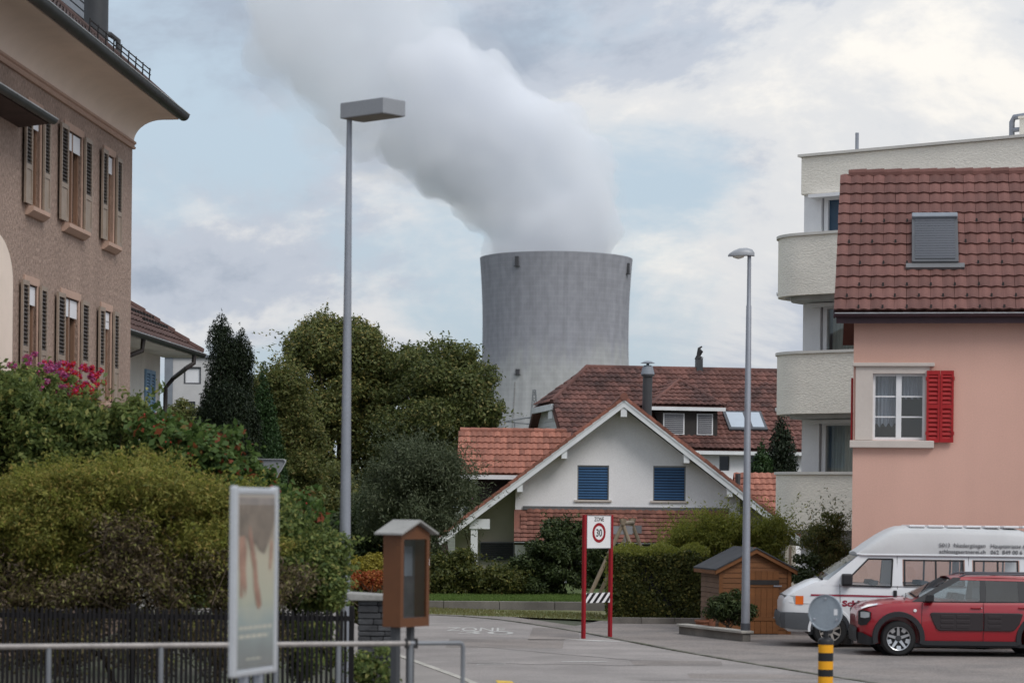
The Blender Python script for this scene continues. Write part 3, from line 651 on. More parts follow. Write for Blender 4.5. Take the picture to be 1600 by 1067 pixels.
p = on_slope(fr, 126, 33, -ov, ze + .05, tn); dm = MB().box(p.x - 2.4, p.x, p.y - .1, p.y + 3, p.z - .1, p.z + 2.2).build('dormer', 'lead', bh)
for i in range(11): MB().box(p.x - 2.4, p.x + .01, p.y - .13, p.y - .1, p.z + .0 + i * .19, p.z + .15 + i * .19).build('board', 'metal_grey', dm)
# canopy roof over the nearer bay, arched loggia, flower balcony
pz = fr.on(82, 190, -.55); MB().prism([(X0, -.5, pz.z), (X0, .0, pz.z + .32), (X0, 0, pz.z - .12), (X0, -.5, pz.z - .06)], (pz.x - X0 - .1, 0, 0)).build('canopy', 'tile_dark', bh)
gutter(bh, X0, pz.x, -.56, pz.z + .03, .085)
zb_, za_ = 4.3, fr.on(10, 440).z; ap = [(arch_x - 2.2, -.03, zb_), (arch_x, -.03, zb_)] + [(arch_x - 1.1 + 1.1 * math.cos(R(t_)), -.03, za_ + .75 * math.sin(R(t_))) for t_ in range(0, 181, 10)]
MB().prism(ap, (0, .05, 0)).build('loggia', 'soffit', bh)
bx = fr.on(128, 600, -.75); MB().box(X0 + 3, bx.x, -.95, -.0, bx.z - .75, bx.z - .6).build('balcony', 'stone_trim', bh)

# ------------------------------------------------------------------ white house behind it
fo = W(250, 600, 57.4); f2 = Fr(fo, (.0675, 1)); wh = house('white_house', f2, 'old white rendered house with brown hipped tile roof and blue shutters')
ov2 = .9; e2 = f2.on(313, 555, -ov2); ze2 = e2.z; xe = e2.x; xs_ = f2.on(231, 630).x
sa, sb = f2.on(225, 630).x, f2.on(240, 630).x; s0, s1 = f2.on(232, 690).z, f2.on(232, 578).z
ww = wall_sheet(MB(), -11, 0, 0, ze2 + .05, [(sa, sb, s0, s1)], 0, .12)
ww.quad((0, 0, 0), (0, 8, 0), (0, 8, ze2), (0, 0, ze2)).quad((-11, 8, 0), (0, 8, 0), (0, 8, ze2), (-11, 8, ze2)).quad((-11, 0, 0), (-11, 8, 0), (-11, 8, ze2), (-11, 0, ze2)); ww.build('wall', 'render_white_old', wh)
wv = MB().box(sa - .1, sb + .1, .1, .11, s0, s1).build('window', 'window_dark', wh)
for i in range(2):
    a, b = sa + (sb - sa) / 2 * i + .01, sa + (sb - sa) / 2 * (i + 1) - .01
    f = MB().box(a, a + .07, -.05, 0, s0, s1).box(b - .07, b, -.05, 0, s0, s1)
    for z in (s0, (s0 + s1) / 2 - .04, s1 - .08): f.box(a + .07, b - .07, -.048, -.002, z, z + .08)
    o = f.build('shutter', 'shutter_blue', wh); lv = MB()
    for j in range(22): z = s0 + .08 + (s1 - s0 - .1) * j / 22; lv.quad((a + .07, -.045, z), (b - .07, -.045, z), (b - .07, -.01, z + .06), (a + .07, -.01, z + .06))
    lo = lv.build('louvres', 'shutter_blue', o); lo['kind'] = 'stuff'
MB().box(sa - .15, sb + .15, -.12, .05, s0 - .12, s0 - .01).build('sill', 'trim_grey', wh)
pit2 = R(36); t2 = math.tan(pit2); rr = MB(); top = 4.6
rr.add([(-12, -ov2, ze2), (xe, -ov2, ze2), (xe, 8 + ov2, ze2), (-12, 8 + ov2, ze2), (-12, -ov2 + top, ze2 + top * t2), (xe - top, -ov2 + top, ze2 + top * t2)], [(0, 1, 5, 4), (1, 2, 5), (2, 3, 4, 5), (0, 3, 2, 1), (0, 4, 3)])
r2 = rr.build('roof', 'tile_brown', wh); MB().box(-11.9, xe - .03, -ov2 + .02, 0, ze2 - .06, ze2 - .004).build('soffit', 'render_white_old', wh)
cp = math.cos(pit2); vis = f2.on(203, 500, -ov2).x - 1.2
tiles(r2, slopeM((-12, -ov2 - .03, ze2 + .01), pit2), 12 + xe, 5.4, .3, .36, 'tile_brown', keep=lambda u, v: u - 12 < xe - v * cp + .12, single=lambda u, v: u - 12 > vis, wave=.035)
for i in range(12): 
    t_ = i * .36; MB().tube([(xe - t_ * cp + .02, -ov2 + t_ * cp - .02, ze2 + .08 + t_ * math.sin(pit2)), (xe - (t_ + .38) * cp, -ov2 + (t_ + .38) * cp, ze2 + .07 + (t_ + .38) * math.sin(pit2))], [.11, .09], 8).build('hip_tile', 'tile_brown', r2, True)
hk = MB()
for i in range(9):
    for j in range(2):
        q = Matrix.Translation((-.9 - i * .3 + xe - (j % 2) * .15, -ov2 + .62 + j * .3, ze2 + .08 + (.62 + j * .3) * t2)); hk.box(-.025, .025, -.02, .05, 0, .1, q)
hk.build('snow_hooks', 'hook', r2)['kind'] = 'stuff'
gutter(wh, -12, xe + .02, -ov2 - .06, ze2 + .02, .085)
d0 = f2.on(300, 562, -ov2); zz = f2.on(258, 606, -.12)
MB().tube([(d0.x, -ov2 - .05, ze2 - .05), (d0.x, -ov2 - .04, ze2 - .25), (d0.x - .15, -ov2 + .08, ze2 - .36), (zz.x + .2, -.28, zz.z + .25), (zz.x, -.13, zz.z), (zz.x, -.12, .1)], .055, 8).build('downpipe', 'pipe_brown', wh, True)
p = f2.on(222, 527, -ov2); MB().tube([(p.x, -ov2 - .03, ze2 - .05), (p.x, -ov2, ze2 - .3), (p.x - .3, -.5, ze2 - .5), (p.x - 1.0, -.12, ze2 - .58)], .055, 8).build('downpipe', 'pipe_brown', wh, True)

# ------------------------------------------------------------------ modern block far behind
f3 = Fr(W(256, 700, 112), (1, 0)); mo = house('office_block', f3, 'flat roofed pale block half hidden behind dark conifer', 'building')
zt3 = f3.on(290, 559).z; xr = f3.on(345, 600).x; xg = f3.on(270, 600).x
h1 = (f3.on(287, 585).x, f3.on(314, 585).x, f3.on(290, 600).z, f3.on(290, 573).z); h2 = (f3.on(286, 640).x, f3.on(305, 640).x, f3.on(290, 652).z, f3.on(290, 627).z)
m3 = wall_sheet(MB(), xg, xr, 0, zt3, [h1, h2], 0, .2); m3.box(xg + .01, xr, .3, 8, 0, zt3 - .02); m3.build('wall', 'clinker', mo)
MB().box(0, xg, -.05, 8, 0, zt3 + .02).build('wall_panel', 'metal_grey', mo); MB().box(-.05, xr + .1, -.12, 8, zt3 + .02, zt3 + .14).build('roof_edge', 'metal_grey', mo)
for k, (a, b, c, d) in enumerate((h1, h2)):
    w_ = MB().box(a, a + .07, .05, .12, c, d).box(b - .07, b, .05, .12, c, d).box(a, b, .052, .118, d - .07, d).box(a, b, .052, .118, c, c + .07).build('window', 'frame_grey', mo)
    MB().quad((a, .11, c), (b, .11, c), (b, .11, d), (a, .11, d)).build('pane', 'blind_white' if k == 0 else 'window_dark', w_)
    if k: MB().box(a + .1, (a + b) / 2, .08, .1, c + .05, d - .05).build('curtain', 'blind_white', w_)

# ------------------------------------------------------------------ white gable house
f4 = Fr(W(975, 622, 78), (1, 0)); gh = house('gable_house', f4, 'white gabled house with blue blinds and red tiled roof')
YW = .75; zA = f4.on(975, 621, 0).z; pL = f4.on(685, 838, 0); tan4 = (zA - pL.z) / abs(pL.x); a4 = math.atan(tan4); xL = pL.x; xR = -xL * 1.0; DEP = 9.5
roofz = lambda x, d=0.: zA - abs(x) * tan4 - d
wl_, wr_ = f4.on(805, 800, YW).x, f4.on(1156, 800, YW).x
H4 = [(f4.on(a, 750, YW).x, f4.on(b, 750, YW).x, f4.on(a, c, YW).z, f4.on(a, d, YW).z) for a, b, c, d in ((902, 951.5, 780.5, 726.5), (1020.5, 1071.5, 782, 727.5))]
gm = wall_sheet(MB(), wl_, wr_, 0, lambda x: roofz(x, .30), H4, YW, .12, (0,))
for x in (wl_, wr_): gm.quad((x, YW, 0), (x, DEP, 0), (x, DEP, roofz(x, .3)), (x, YW, roofz(x, .3)))
gm.quad((xL + .4, DEP - .3, 0), (xR - .4, DEP - .3, 0), (xR - .4, DEP - .3, roofz(xR - .4, .3)), (0, DEP - .3, zA - .3), (xL + .4, DEP - .3, roofz(xL + .4, .3)))
gm.build('wall', 'render_white', gh)
for a, b, c, d in H4:
    w_ = MB().box(a, a + .035, YW + .03, YW + .1, c, d).box(b - .035, b, YW + .03, YW + .1, c, d).box(a, b, YW + .032, YW + .098, d - .05, d).build('window', 'window_grey', gh)
    slat_blind(w_, a + .035, b - .035, c + .01, d - .05, YW + .06, 12, 'blind_blue'); MB().box(a - .09, b + .09, YW - .06, YW + .1, c - .06, c).build('sill', 'trim_grey', w_)
for side, x in ((-1, xL), (1, xR)):
    fac = 'left' if side < 0 else 'right'
    rf = MB().prism([(0, -.05, zA - .03), (x, -.05, roofz(x, .03)), (x, -.05, roofz(x, .13)), (0, -.05, zA - .13)], (0, DEP + .3, 0)).build('roof', 'tile_orange_j', gh)
    tiles(rf, slopeM((x, DEP + .2 if side < 0 else -.03, roofz(x, .05)), a4, fac), DEP + .2, abs(x) / math.cos(a4), .22, .33, 'tile_orange_j')
    MB().prism([(0, 0, zA - .132), (x, 0, roofz(x, .132)), (x, 0, roofz(x, .22)), (0, 0, zA - .22)], (0, DEP, 0)).build('soffit', 'carport_beige', rf)
    MB().prism([(0, -.06, zA - .10), (x - side * .02, -.06, roofz(x, .10)), (x - side * .02, -.06, roofz(x, .31)), (0, -.06, zA - .31)], (0, .05, 0)).build('barge_board', 'barge_white', rf)
    MB().prism([(0, -.085, zA - .06), (x, -.085, roofz(x, .06)), (x, -.085, roofz(x, .125)), (0, -.085, zA - .125)], (0, .03, 0)).build('barge_trim', 'barge_white', rf)
    vt = MB().prism([(0, -.10, -.03), (0, .10, -.03), (0, .10, .05), (0, -.10, .07)], (.36, 0, -.02)).mesh('verge_tile'); vt.materials.append(mats['tile_orange'])
    for i in range(int(abs(x) / math.cos(a4) / .33)):
        t_ = (i + .0) * .33; share(vt, 'verge_tile', rf, axes((side * t_ * math.cos(a4), 0, zA - t_ * math.sin(a4) + .0), (side * math.cos(a4), 0, -math.sin(a4)), (0, 1, 0)) if side > 0 else axes((-t_ * math.cos(a4), 0, zA - t_ * math.sin(a4)), (-math.cos(a4), 0, -math.sin(a4)), (0, 1, 0)))
    for px in ((882, 813) if side < 0 else (1073, 1141)):
        xx = f4.on(px, 700, 0).x; MB().box(xx - .09, xx + .09, -.02, YW + .1, roofz(xx, .53), roofz(xx, .25)).build('purlin', 'barge_white', gh)
MB().box(-.10, .10, -.03, YW + .1, zA - .62, zA - .24).build('purlin', 'barge_white', gh)
MB().tube([(0, -.12, zA + .03), (0, DEP, zA + .03)], .13, 8).build('ridge_tiles', 'tile_orange_j', gh, True)
# carport side, post, rear walls under the long slopes
cw = f4.on(800, 800, 1.7).x; MB().quad((xL + .5, 1.7, 0), (wl_ + .3, 1.7, 0), (wl_ + .3, 1.7, roofz(wl_ + .3, .3)), (xL + .5, 1.7, roofz(xL + .5, .3))).build('carport_wall', 'carport_beige', gh); MB().quad((wr_ - .2, 1.7, 0), (xR - .5, 1.7, 0), (xR - .5, 1.7, roofz(xR - .5, .3)), (wr_ - .2, 1.7, roofz(wr_ - .2, .3))).build('carport_wall', 'carport_beige', gh)
px_ = f4.on(741, 840, .3).x; MB().box(px_ - .11, px_ + .11, .2, .42, 0, roofz(px_, .3)).box(px_ - .16, px_ + .5, .16, .46, roofz(px_, .62), roofz(px_, .3)).build('post', 'barge_white', gh)
a, b = f4.on(750, 850, 1.7).x, f4.on(803, 850, 1.7).x; cb = MB().box(a, b, 1.58, 1.69, f4.on(770, 875, 1.7).z, f4.on(770, 846, 1.7).z).build('window', 'window_grey', gh)
slat_blind(cb, a + .03, b - .03, f4.on(770, 874, 1.7).z, f4.on(770, 847.5, 1.7).z, 1.53, 9, 'plastic_dark')
# pent roof across the front
tp_, bt_ = f4.on(822, 795, YW - .02), f4.on(803, 846, YW - 1.15); xr2 = f4.on(1138, 795, YW).x; ap_ = math.atan2(tp_.z - bt_.z, 1.13); ln = math.hypot(tp_.z - bt_.z, 1.13)
pr_ = MB().prism([(bt_.x, YW - 1.15, bt_.z - .02), (bt_.x, YW - .005, tp_.z - .02), (bt_.x, YW - .005, tp_.z - .2), (bt_.x, YW - 1.15, bt_.z - .1)], (xr2 - bt_.x, 0, 0)).build('pent_roof', 'tile_orange_j', gh)
tiles(pr_, slopeM((bt_.x, YW - 1.17, bt_.z - .01), ap_), xr2 - bt_.x, ln, .21, ln / 8, 'tile_orange_j', keep=lambda u, v: u > v / ln * (tp_.x - bt_.x) - .02)
MB().box(tp_.x - .1, xr2 + .02, YW - .06, YW - .004, tp_.z - .02, tp_.z + .10).build('flashing', 'lead', pr_); gutter(pr_, bt_.x, xr2, YW - 1.22, bt_.z - .02, .06)
MB().tube([(wr_ - .12, YW - .06, .1), (wr_ - .12, YW - .06, roofz(wr_, .4))], .045, 8).build('downpipe', 'barge_white', gh)
# cross wing behind, left, with its own tiles one by one; lean-to on the right
we, wg = f4.on(716, 740, 2.0), f4.on(722, 674, 4.3); aw = math.atan2(wg.z - we.z, 2.3); lw_ = math.hypot(wg.z - we.z, 2.3); xw = -1.6
wr = MB().prism([(we.x, 2.0, we.z), (we.x, 4.3, wg.z), (we.x, 6.6, we.z), (we.x, 6.6, we.z - .1), (we.x, 4.3, wg.z - .12), (we.x, 2.0, we.z - .08)], (xw - we.x, 0, 0)).build('wing_roof', 'tile_orange', gh)
tiles(wr, slopeM((we.x - .05, 1.96, we.z + .0), aw), xw - we.x, lw_, .205, lw_ / 7, 'tile_orange', single=lambda u, v: True, wave=.03)
k = int((xw - we.x) / .36)
rt_ = MB().tube([(0, 0, 0), (.38, 0, 0)], [.115, .10], 10).mesh('ridge_tile'); rt_.materials.append(mats['tile_orange'])
for i in range(k): share(rt_, 'ridge_tile', wr, Matrix.Translation((we.x + i * .36, 4.3, wg.z + .03)))
MB().box(we.x + .03, xw, 1.9, 1.95, we.z - .17, we.z - .03).build('fascia', 'barge_white', wr); MB().box(f4.on(746, 760, 2.6).x, xw, 2.6, 6, we.z - .95, we.z - .05).build('wing_wall', 'dormer_dark', gh)
re, rg = f4.on(1215, 803, 5.), f4.on(1215, 740, 7.); ar = math.atan2(rg.z - re.z, 2.); lr_ = math.hypot(rg.z - re.z, 2.); x1r, x2r = f4.on(1150, 760, 6).x, f4.on(1245, 760, 6).x
lr = MB().prism([(x1r, 5, re.z), (x1r, 7, rg.z), (x1r, 9, re.z), (x1r, 9, re.z - .1), (x1r, 7, rg.z - .1), (x1r, 5, re.z - .1)], (x2r - x1r, 0, 0)).build('lean_to_roof', 'tile_orange', gh)
tiles(lr, slopeM((x1r, 4.96, re.z), ar), x2r - x1r, lr_, .22, lr_ / 7, 'tile_orange', single=lambda u, v: True, wave=.03); MB().box(x1r + .2, x2r - .1, 5.2, 8.8, 0, re.z + .0).build('lean_to_wall', 'carport_beige', gh)
# metal flue with cowl
p = f4.on(1010.5, 640, 5.); q = f4.on(1012, 588, 5.); fl = MB().tube([(p.x, 5, p.z - .6), (q.x, 5, q.z)], .165, 14).tube([(q.x, 5, q.z), (q.x, 5, q.z + .06)], .22, 14); fo_ = fl.build('flue', 'flue_dark', gh, True)
MB().lathe([(.19, .02), (.24, .05), (.17, .32), (.12, .36)], (q.x, 5, q.z + .02), 14).lathe([(.05, .36), (.05, .44), (.25, .45), (.12, .52), (.03, .53)], (q.x, 5, q.z), 14).build('cowl', 'metal_grey', fo_, True)
p = f4.on(1153, 742, 4.); MB().tube([(p.x, 4, roofz(p.x, .1)), (p.x, 4, p.z + .05)], .09, 8).build('vent_pipe', 'flue_dark', gh)

# ------------------------------------------------------------------ large house behind with dormer
f5 = Fr((2.3, 95.3), (math.cos(R(10)), math.sin(R(10)))); lh = house('dormer_house', f5, 'large house with dark red tiled half hipped roof and dormer')
zr5 = f5.on(1000, 578.5, 4.2).z; ze5 = f5.on(1150, 704, -.5).z; ta5 = (zr5 - ze5) / 4.7; a5 = math.atan(ta5); X5 = 16.; zh = f5.on(851, 626, 2.).z - .1; hx = 1.5
xlim = lambda z: -.35 if z < zh else -.35 + (z - zh) / (zr5 - zh) * (hx + .35)
yh = -.5 + (zh - ze5) / ta5
rm5 = MB().add([(-.35, -.5, ze5), (X5, -.5, ze5), (X5, 4.2, zr5), (hx, 4.2, zr5), (-.35, yh, zh), (-.35, 8.4 - yh, zh), (-.35, 8.9, ze5), (X5, 8.9, ze5)], [(0, 1, 2, 3, 4), (4, 3, 5), (3, 2, 7, 6, 5)])
r5 = rm5.build('roof', 'tile_back', lh); so5 = r5.modifiers.new('t', 'SOLIDIFY'); so5.thickness = .16
tiles(r5, slopeM((-.35, -.54, ze5 + .06), a5), X5 + .35, 4.75 / math.cos(a5), .24, .335, 'tile_back', keep=lambda u, v: u - .35 > xlim(ze5 + v * math.sin(a5)) - .1, wave=.045)
ah = math.atan2(zr5 - zh, hx + .35); hl = math.hypot(zr5 - zh, hx + .35); hy = 8.4 - 2 * yh
tiles(r5, slopeM((-.36, 8.4 - yh, zh + .05), ah, 'left'), hy, hl, .24, .335, 'tile_back', keep=lambda u, v: abs(u - hy / 2) < hy / 2 * (1 - v / hl), wave=.045)
MB().tube([(hx, 4.2, zr5 + .06), (X5, 4.2, zr5 + .06)], .13, 8).build('ridge_tiles', 'tile_back', r5, True); MB().tube([(-.38, yh, zh + .08), (hx, 4.2, zr5 + .1)], .11, 8).build('hip_tiles', 'tile_back', r5, True)
w5 = MB().quad((0, 0, 0), (0, 8.4, 0), (0, 8.4, ze5 + .3), (0, 8.4 - yh + .1, zh - .05), (0, yh - .1, zh - .05), (0, 0, ze5 + .3)); h5 = [(f5.on(a, 715, 0).x, f5.on(b, 715, 0).x, f5.on(a, 735, 0).z, f5.on(a, 712, 0).z) for a, b in ((1124, 1140), (1172, 1186), (1205, 1216))]
wall_sheet(w5, 0, X5, 0, ze5 + .3, h5, 0, .2); w5.quad((X5 - .1, 0, 0), (X5 - .1, 8.4, 0), (X5 - .1, 8.4, ze5), (X5 - .1, 0, ze5)); w5.build('wall', 'render_white', lh)
for a, b, c, d in h5: MB().box(a, b, .1, .12, c, d).build('window', 'window_dark', lh)
MB().box(-.3, X5, -.52, -.46, ze5 - .16, ze5 - .02).build('fascia', 'barge_white', lh); MB().prism([(-.36, -.5, ze5 - .05), (-.36, yh, zh - .08), (-.36, yh, zh - .34), (-.36, -.5, ze5 - .3)], (.06, 0, 0)).build('barge_board', 'tile_back', lh)
MB().box(-.42, -.3, yh - .1, 8.4 - yh + .1, zh - .26, zh - .02).build('hip_fascia', 'barge_white', lh); MB().box(-.36, .02, yh + .1, yh + .9, zh - .6, zh - .28).build('purlin', 'barge_white', lh)
gw = MB().box(-.05, 0, 1.6, 2.7, zh - 1.75, zh - .65).build('window', 'paint_white', lh)
slat_blind(gw, 0, 1.0, zh - 1.7, zh - .7, 0, 10, 'blind_grey').matrix_basis = Matrix.Translation((-.07, 2.65, 0)) @ Matrix.Rotation(R(-90), 4, 'Z')
for i in range(12):
    zq_ = ze5 - .2 + i * .2; ya = max(.1, -.5 + (zq_ + .45 - ze5) / ta5)
    if zq_ < zh - .6: MB().box(-.03, -.005, ya, 8.4 - ya, zq_, zq_ + .18).build('board', 'barge_white', lh)
# dormer
yd = on_slope(f5, 1075, 681, -.5, ze5 + .12, ta5).y; dl, dr = f5.on(1034, 660, yd).x, f5.on(1121, 660, yd).x; dz0, dz1 = f5.on(1075, 682, yd).z, f5.on(1075, 638, yd).z
dw = MB().box(dl, dr, yd, yd + 3, dz0 - .5, dz1).build('dormer', 'dormer_dark', lh)
for a, b, n_ in ((1036, 1069, 10), (1088.5, 1113.5, 10)):
    w_ = MB().box(f5.on(a, 660, yd).x, f5.on(b, 660, yd).x, yd - .05, yd, f5.on(1075, 679, yd).z, f5.on(1075, 646, yd).z).build('window', 'paint_white', dw)
    slat_blind(w_, f5.on(a, 660, yd).x + .05, f5.on(b, 660, yd).x - .05, f5.on(1075, 677, yd).z, f5.on(1075, 647, yd).z, yd - .09, n_, 'blind_grey')
el, er = f5.on(1018, 634, yd - .35), f5.on(1134, 635, yd - .35); pk = f5.on(1064, 597, yd + 1.0); zE = el.z; xm = pk.x; zP = pk.z
dr_ = MB().add([(el.x, yd - .35, zE), (er.x, yd - .35, zE), (xm, yd + 1.3, zP), (xm, yd + 4.5, zP), (el.x, yd + 4.5, zE), (er.x, yd + 4.5, zE)], [(0, 1, 2), (0, 2, 3, 4), (1, 5, 3, 2)]).build('dormer_roof', 'tile_back', dw)
so = dr_.modifiers.new('t', 'SOLIDIFY'); so.thickness = .1
af = math.atan2(zP - zE, 1.65); lf = math.hypot(zP - zE, 1.65); wf_ = er.x - el.x
tiles(dr_, slopeM((el.x, yd - .38, zE + .05), af), wf_, lf, .24, .3, 'tile_back', keep=lambda u, v: u > v / lf * (xm - el.x) and u < wf_ - v / lf * (er.x - xm), wave=.04)
al = math.atan2(zP - zE, xm - el.x); ll = math.hypot(zP - zE, xm - el.x)
tiles(dr_, slopeM((el.x, yd + 4.4, zE + .04), al, 'left'), 4.7, ll, .24, .3, 'tile_back', keep=lambda u, v: u < 4.75 - v / ll * 1.65, wave=.04)
for x_ in (el.x, er.x): MB().tube([(x_, yd - .35, zE + .06), (xm, yd + 1.3, zP + .09)], .085, 8).build('hip_tiles', 'tile_back', dr_, True)
MB().box(el.x, er.x, yd - .36, yd - .3, zE - .16, zE - .02).build('fascia', 'barge_white', dr_)
# skylights, chimney with figure cowl
for a, b in ((1138, 1161), (1172, 1187)):
    p0, p1 = on_slope(f5, a + 3, 673, -.5, ze5 + .1, ta5), on_slope(f5, b - 1, 649, -.5, ze5 + .1, ta5); m = slopeM((p0.x, p0.y, p0.z + .05), a5); wd_, ln_ = max(p1.x - p0.x, .5), math.hypot(p1.y - p0.y, p1.z - p0.z)
    sk = MB().box(-.08, wd_ + .08, -.1, ln_ + .08, 0, .10, m).build('skylight', 'frame_grey', r5); MB().box(.03, wd_ - .03, .03, ln_ - .03, .09, .115, m).build('pane', 'skylight_glass', sk)
p = f5.on(1092, 579, 4.2); ch = MB().box(p.x - .13, p.x + .13, 4.05, 4.35, zr5 - .4, f5.on(1092, 560, 4.2).z).build('chimney', 'flue_dark', lh)
zf = f5.on(1092, 560, 4.2).z; MB().tube([(p.x, 4.2, zf), (p.x - .02, 4.2, zf + .12), (p.x + .05, 4.2, zf + .3), (p.x + .0, 4.2, zf + .42), (p.x + .12, 4.2, zf + .5)], [.2, .09, .13, .06, .03], 8).build('cowl', 'hook', ch, True)

# ------------------------------------------------------------------ apartment block with rounded balconies
f6 = Fr((7.66, 64), (.8, -.6)); ab = house('apartment_block', f6, 'cream plaster apartment block with rounded balcony parapets', 'building')
zR1, zR0 = f6.on(1241, 247, -.12).z, f6.on(1241, 306, -.12).z
MB().box(-.05, 13, -.12, 9, zR0, zR1).build('roof_parapet', 'apt_plaster', ab, bevel=.03); MB().box(-.12, 13.05, -.19, 9.05, zR1 + .002, zR1 + .07).build('roof_cap', 'apt_cap', ab)
MB().box(.06, 12.9, .8, 8.9, 0, zR0 - .01).build('wall', 'apt_white', ab)
arc = [(-.5, .95)] + [(-.5, -.15)] + [(.75 - 1.25 * math.cos(R(t_)), -.15 - 1.25 * math.sin(R(t_))) for t_ in range(10, 91, 8)] + [(12.5, -1.4)]
def offset(path_, d):
    out = []
    for i, p in enumerate(path_):
        a = Vector(path_[max(i - 1, 0)]); b = Vector(path_[min(i + 1, len(path_) - 1)]); t_ = (b - a).normalized(); out.append((p[0] - t_.y * d, p[1] + t_.x * d))
    return out
inn = offset(arc, .16); co_ = offset(arc, -.05); ci_ = offset(arc, .2); un = offset(arc, .35)
levels = [(376, 472), (555, 652), (738, 828)]; zl = []
for t_, b_ in levels: zl.append((f6.on(1216, t_, -.15).z, f6.on(1216, b_ - 2, -.15).z))
floor_tops = []
for z1, z0 in zl:
    o = MB().loft([[(a[0], a[1], z0), (a[0], a[1], z1 - .06), (b[0], b[1], z1 - .06), (b[0], b[1], z0)] for a, b in zip(arc, inn)], True, True).build('balcony', 'apt_plaster', ab, True)
    MB().loft([[(a[0], a[1], z1 - .07), (a[0], a[1], z1), (b[0], b[1], z1), (b[0], b[1], z1 - .07)] for a, b in zip(co_, ci_)], True, True).build('parapet_cap', 'apt_cap', o, True)
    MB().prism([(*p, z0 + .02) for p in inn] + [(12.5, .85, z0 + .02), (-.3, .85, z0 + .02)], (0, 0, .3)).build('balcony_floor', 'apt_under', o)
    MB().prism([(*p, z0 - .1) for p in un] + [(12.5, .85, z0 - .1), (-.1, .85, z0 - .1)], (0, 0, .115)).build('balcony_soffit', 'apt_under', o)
    MB().tube([(-.42, -.1, z0 + .2), (-.66, -.28, z0 + .16)], .05, 8).build('spout', 'paint_white', o)
gaps = [(zl[0][0] - .9, zR0), (zl[1][0] - .9, zl[0][1] - .1), (zl[2][0] - .9, zl[1][1] - .1), (.02, zl[2][1] - .1)]
for i, (z0, z1) in enumerate(gaps):
    MB().box(.0, .52, -.02, .8, z0, z1).build('pillar', 'apt_white', ab)
    x0 = .56; w_ = MB().box(x0, x0 + .12, .05, .2, z0, z1).box(x0 + .12, 12.4, .052, .198, z1 - .16, z1).box(x0 + .12, 12.4, .052, .198, z0, z0 + .1)
    for xx in (3.6, 6.8, 10.0): w_.box(xx, xx + .1, .054, .196, z0 + .1, z1 - .16)
    w_ = w_.build('window', 'apt_white', ab)
    MB().quad((x0 + .1, .13, z0 + .05), (12.4, .13, z0 + .05), (12.4, .13, z1 - .1), (x0 + .1, .13, z1 - .1)).build('pane', 'screen_blue' if i == 0 else 'glass', w_)
    if i:
        cv = [(x0 + .15 + j * .06, .32 + .035 * math.sin(j * 1.7)) for j in range(195)]
        MB().loft([[(a, b, z0), (a, b, z1 - .12)] for a, b in cv]).build('curtain', 'curtain_dark', w_, True)
        MB().quad((x0, .7, z0), (12.4, .7, z0), (12.4, .7, z1), (x0, .7, z1)).build('room', 'room_dark', w_)
    MB().box(.3, 12.4, -.35, -.1, z1 - .12, z1 - .03).build('awning_box', 'apt_white', w_)
p = f6.on(1339, 236, .5); MB().tube([(p.x, .5, zR1), (p.x, .5, f6.on(1339, 208, .5).z)], .05, 8).build('roof_pipe', 'galva', ab)
p = f6.on(1581, 212, 1.); z_ = f6.on(1581, 184, 1.).z; MB().tube([(p.x, 1, zR1), (p.x, 1, z_ - .12), (p.x + .06, 1, z_), (p.x + .45, 1, z_ + .02)], .075, 8).tube([(p.x, 1, z_ - .32), (p.x + .4, 1, z_ - .32)], .06, 8).build('vent_pipe', 'galva', ab, True)
MB().box(p.x + .3, p.x + 1.4, .8, 1.8, zR1, z_ - .08).box(p.x + .27, p.x + 1.43, .77, 1.83, z_ - .08, z_ - .02).build('chimney', 'apt_plaster', ab)

# ------------------------------------------------------------------ pink house
po = W(1333.5, 600, 49.7); f7 = Fr(po, (math.cos(R(9)), -math.sin(R(9)))); ph = house('pink_house', f7, 'pink rendered house with red shutter and brown tiled roof')
ze7 = f7.on(1400, 497, 0).z; w0 = (f7.on(1363.5, 640).x, f7.on(1445, 640).x, f7.on(1400, 687.5).z, f7.on(1400, 583.5).z)
pm = wall_sheet(MB(), 0, 8, 0, ze7 + .1, [w0], 0, .16); pm.quad((0, 0, 0), (0, 7.8, 0), (0, 7.8, ze7), (0, 3.9, ze7 + 3.4), (0, 0, ze7)).quad((0, 7.8, 0), (8, 7.8, 0), (8, 7.8, ze7), (0, 7.8, ze7)).quad((8, 0, 0), (8, 7.8, 0), (8, 7.8, ze7), (8, 3.9, ze7 + 3.4), (8, 0, ze7)); pm.build('wall', 'render_pink', ph)
a, b, c, d = w0; xl, xr_ = f7.on(1336.5, 640, -.04).x, f7.on(1452, 640, -.04).x
MB().box(xl, a, -.04, .05, c, d).box(b, xr_, -.041, .05, c, d).box(xl, xr_, -.042, .05, d, f7.on(1400, 567, -.04).z).build('surround', 'trim_grey', ph)
zc_ = f7.on(1400, 568, -.1).z; MB().box(xl - .07, xr_ + .1, -.10, .02, zc_ - .055, zc_ + .02).build('lintel_cap', 'trim_grey', ph, bevel=.012)
MB().box(xl - .11, xr_ + .1, -.12, .1, c - .16, c - .01).build('sill', 'trim_grey', ph, bevel=.012)
wf = MB().box(a, a + .05, .06, .13, c, d).box(b - .05, b, .06, .13, c, d).box(a, b, .062, .128, d - .05, d).box(a, b, .062, .128, c, c + .06); mx_ = (a + b) / 2; wf.box(mx_ - .055, mx_ + .055, .05, .126, c, d)
wf = wf.build('window', 'paint_white', ph)
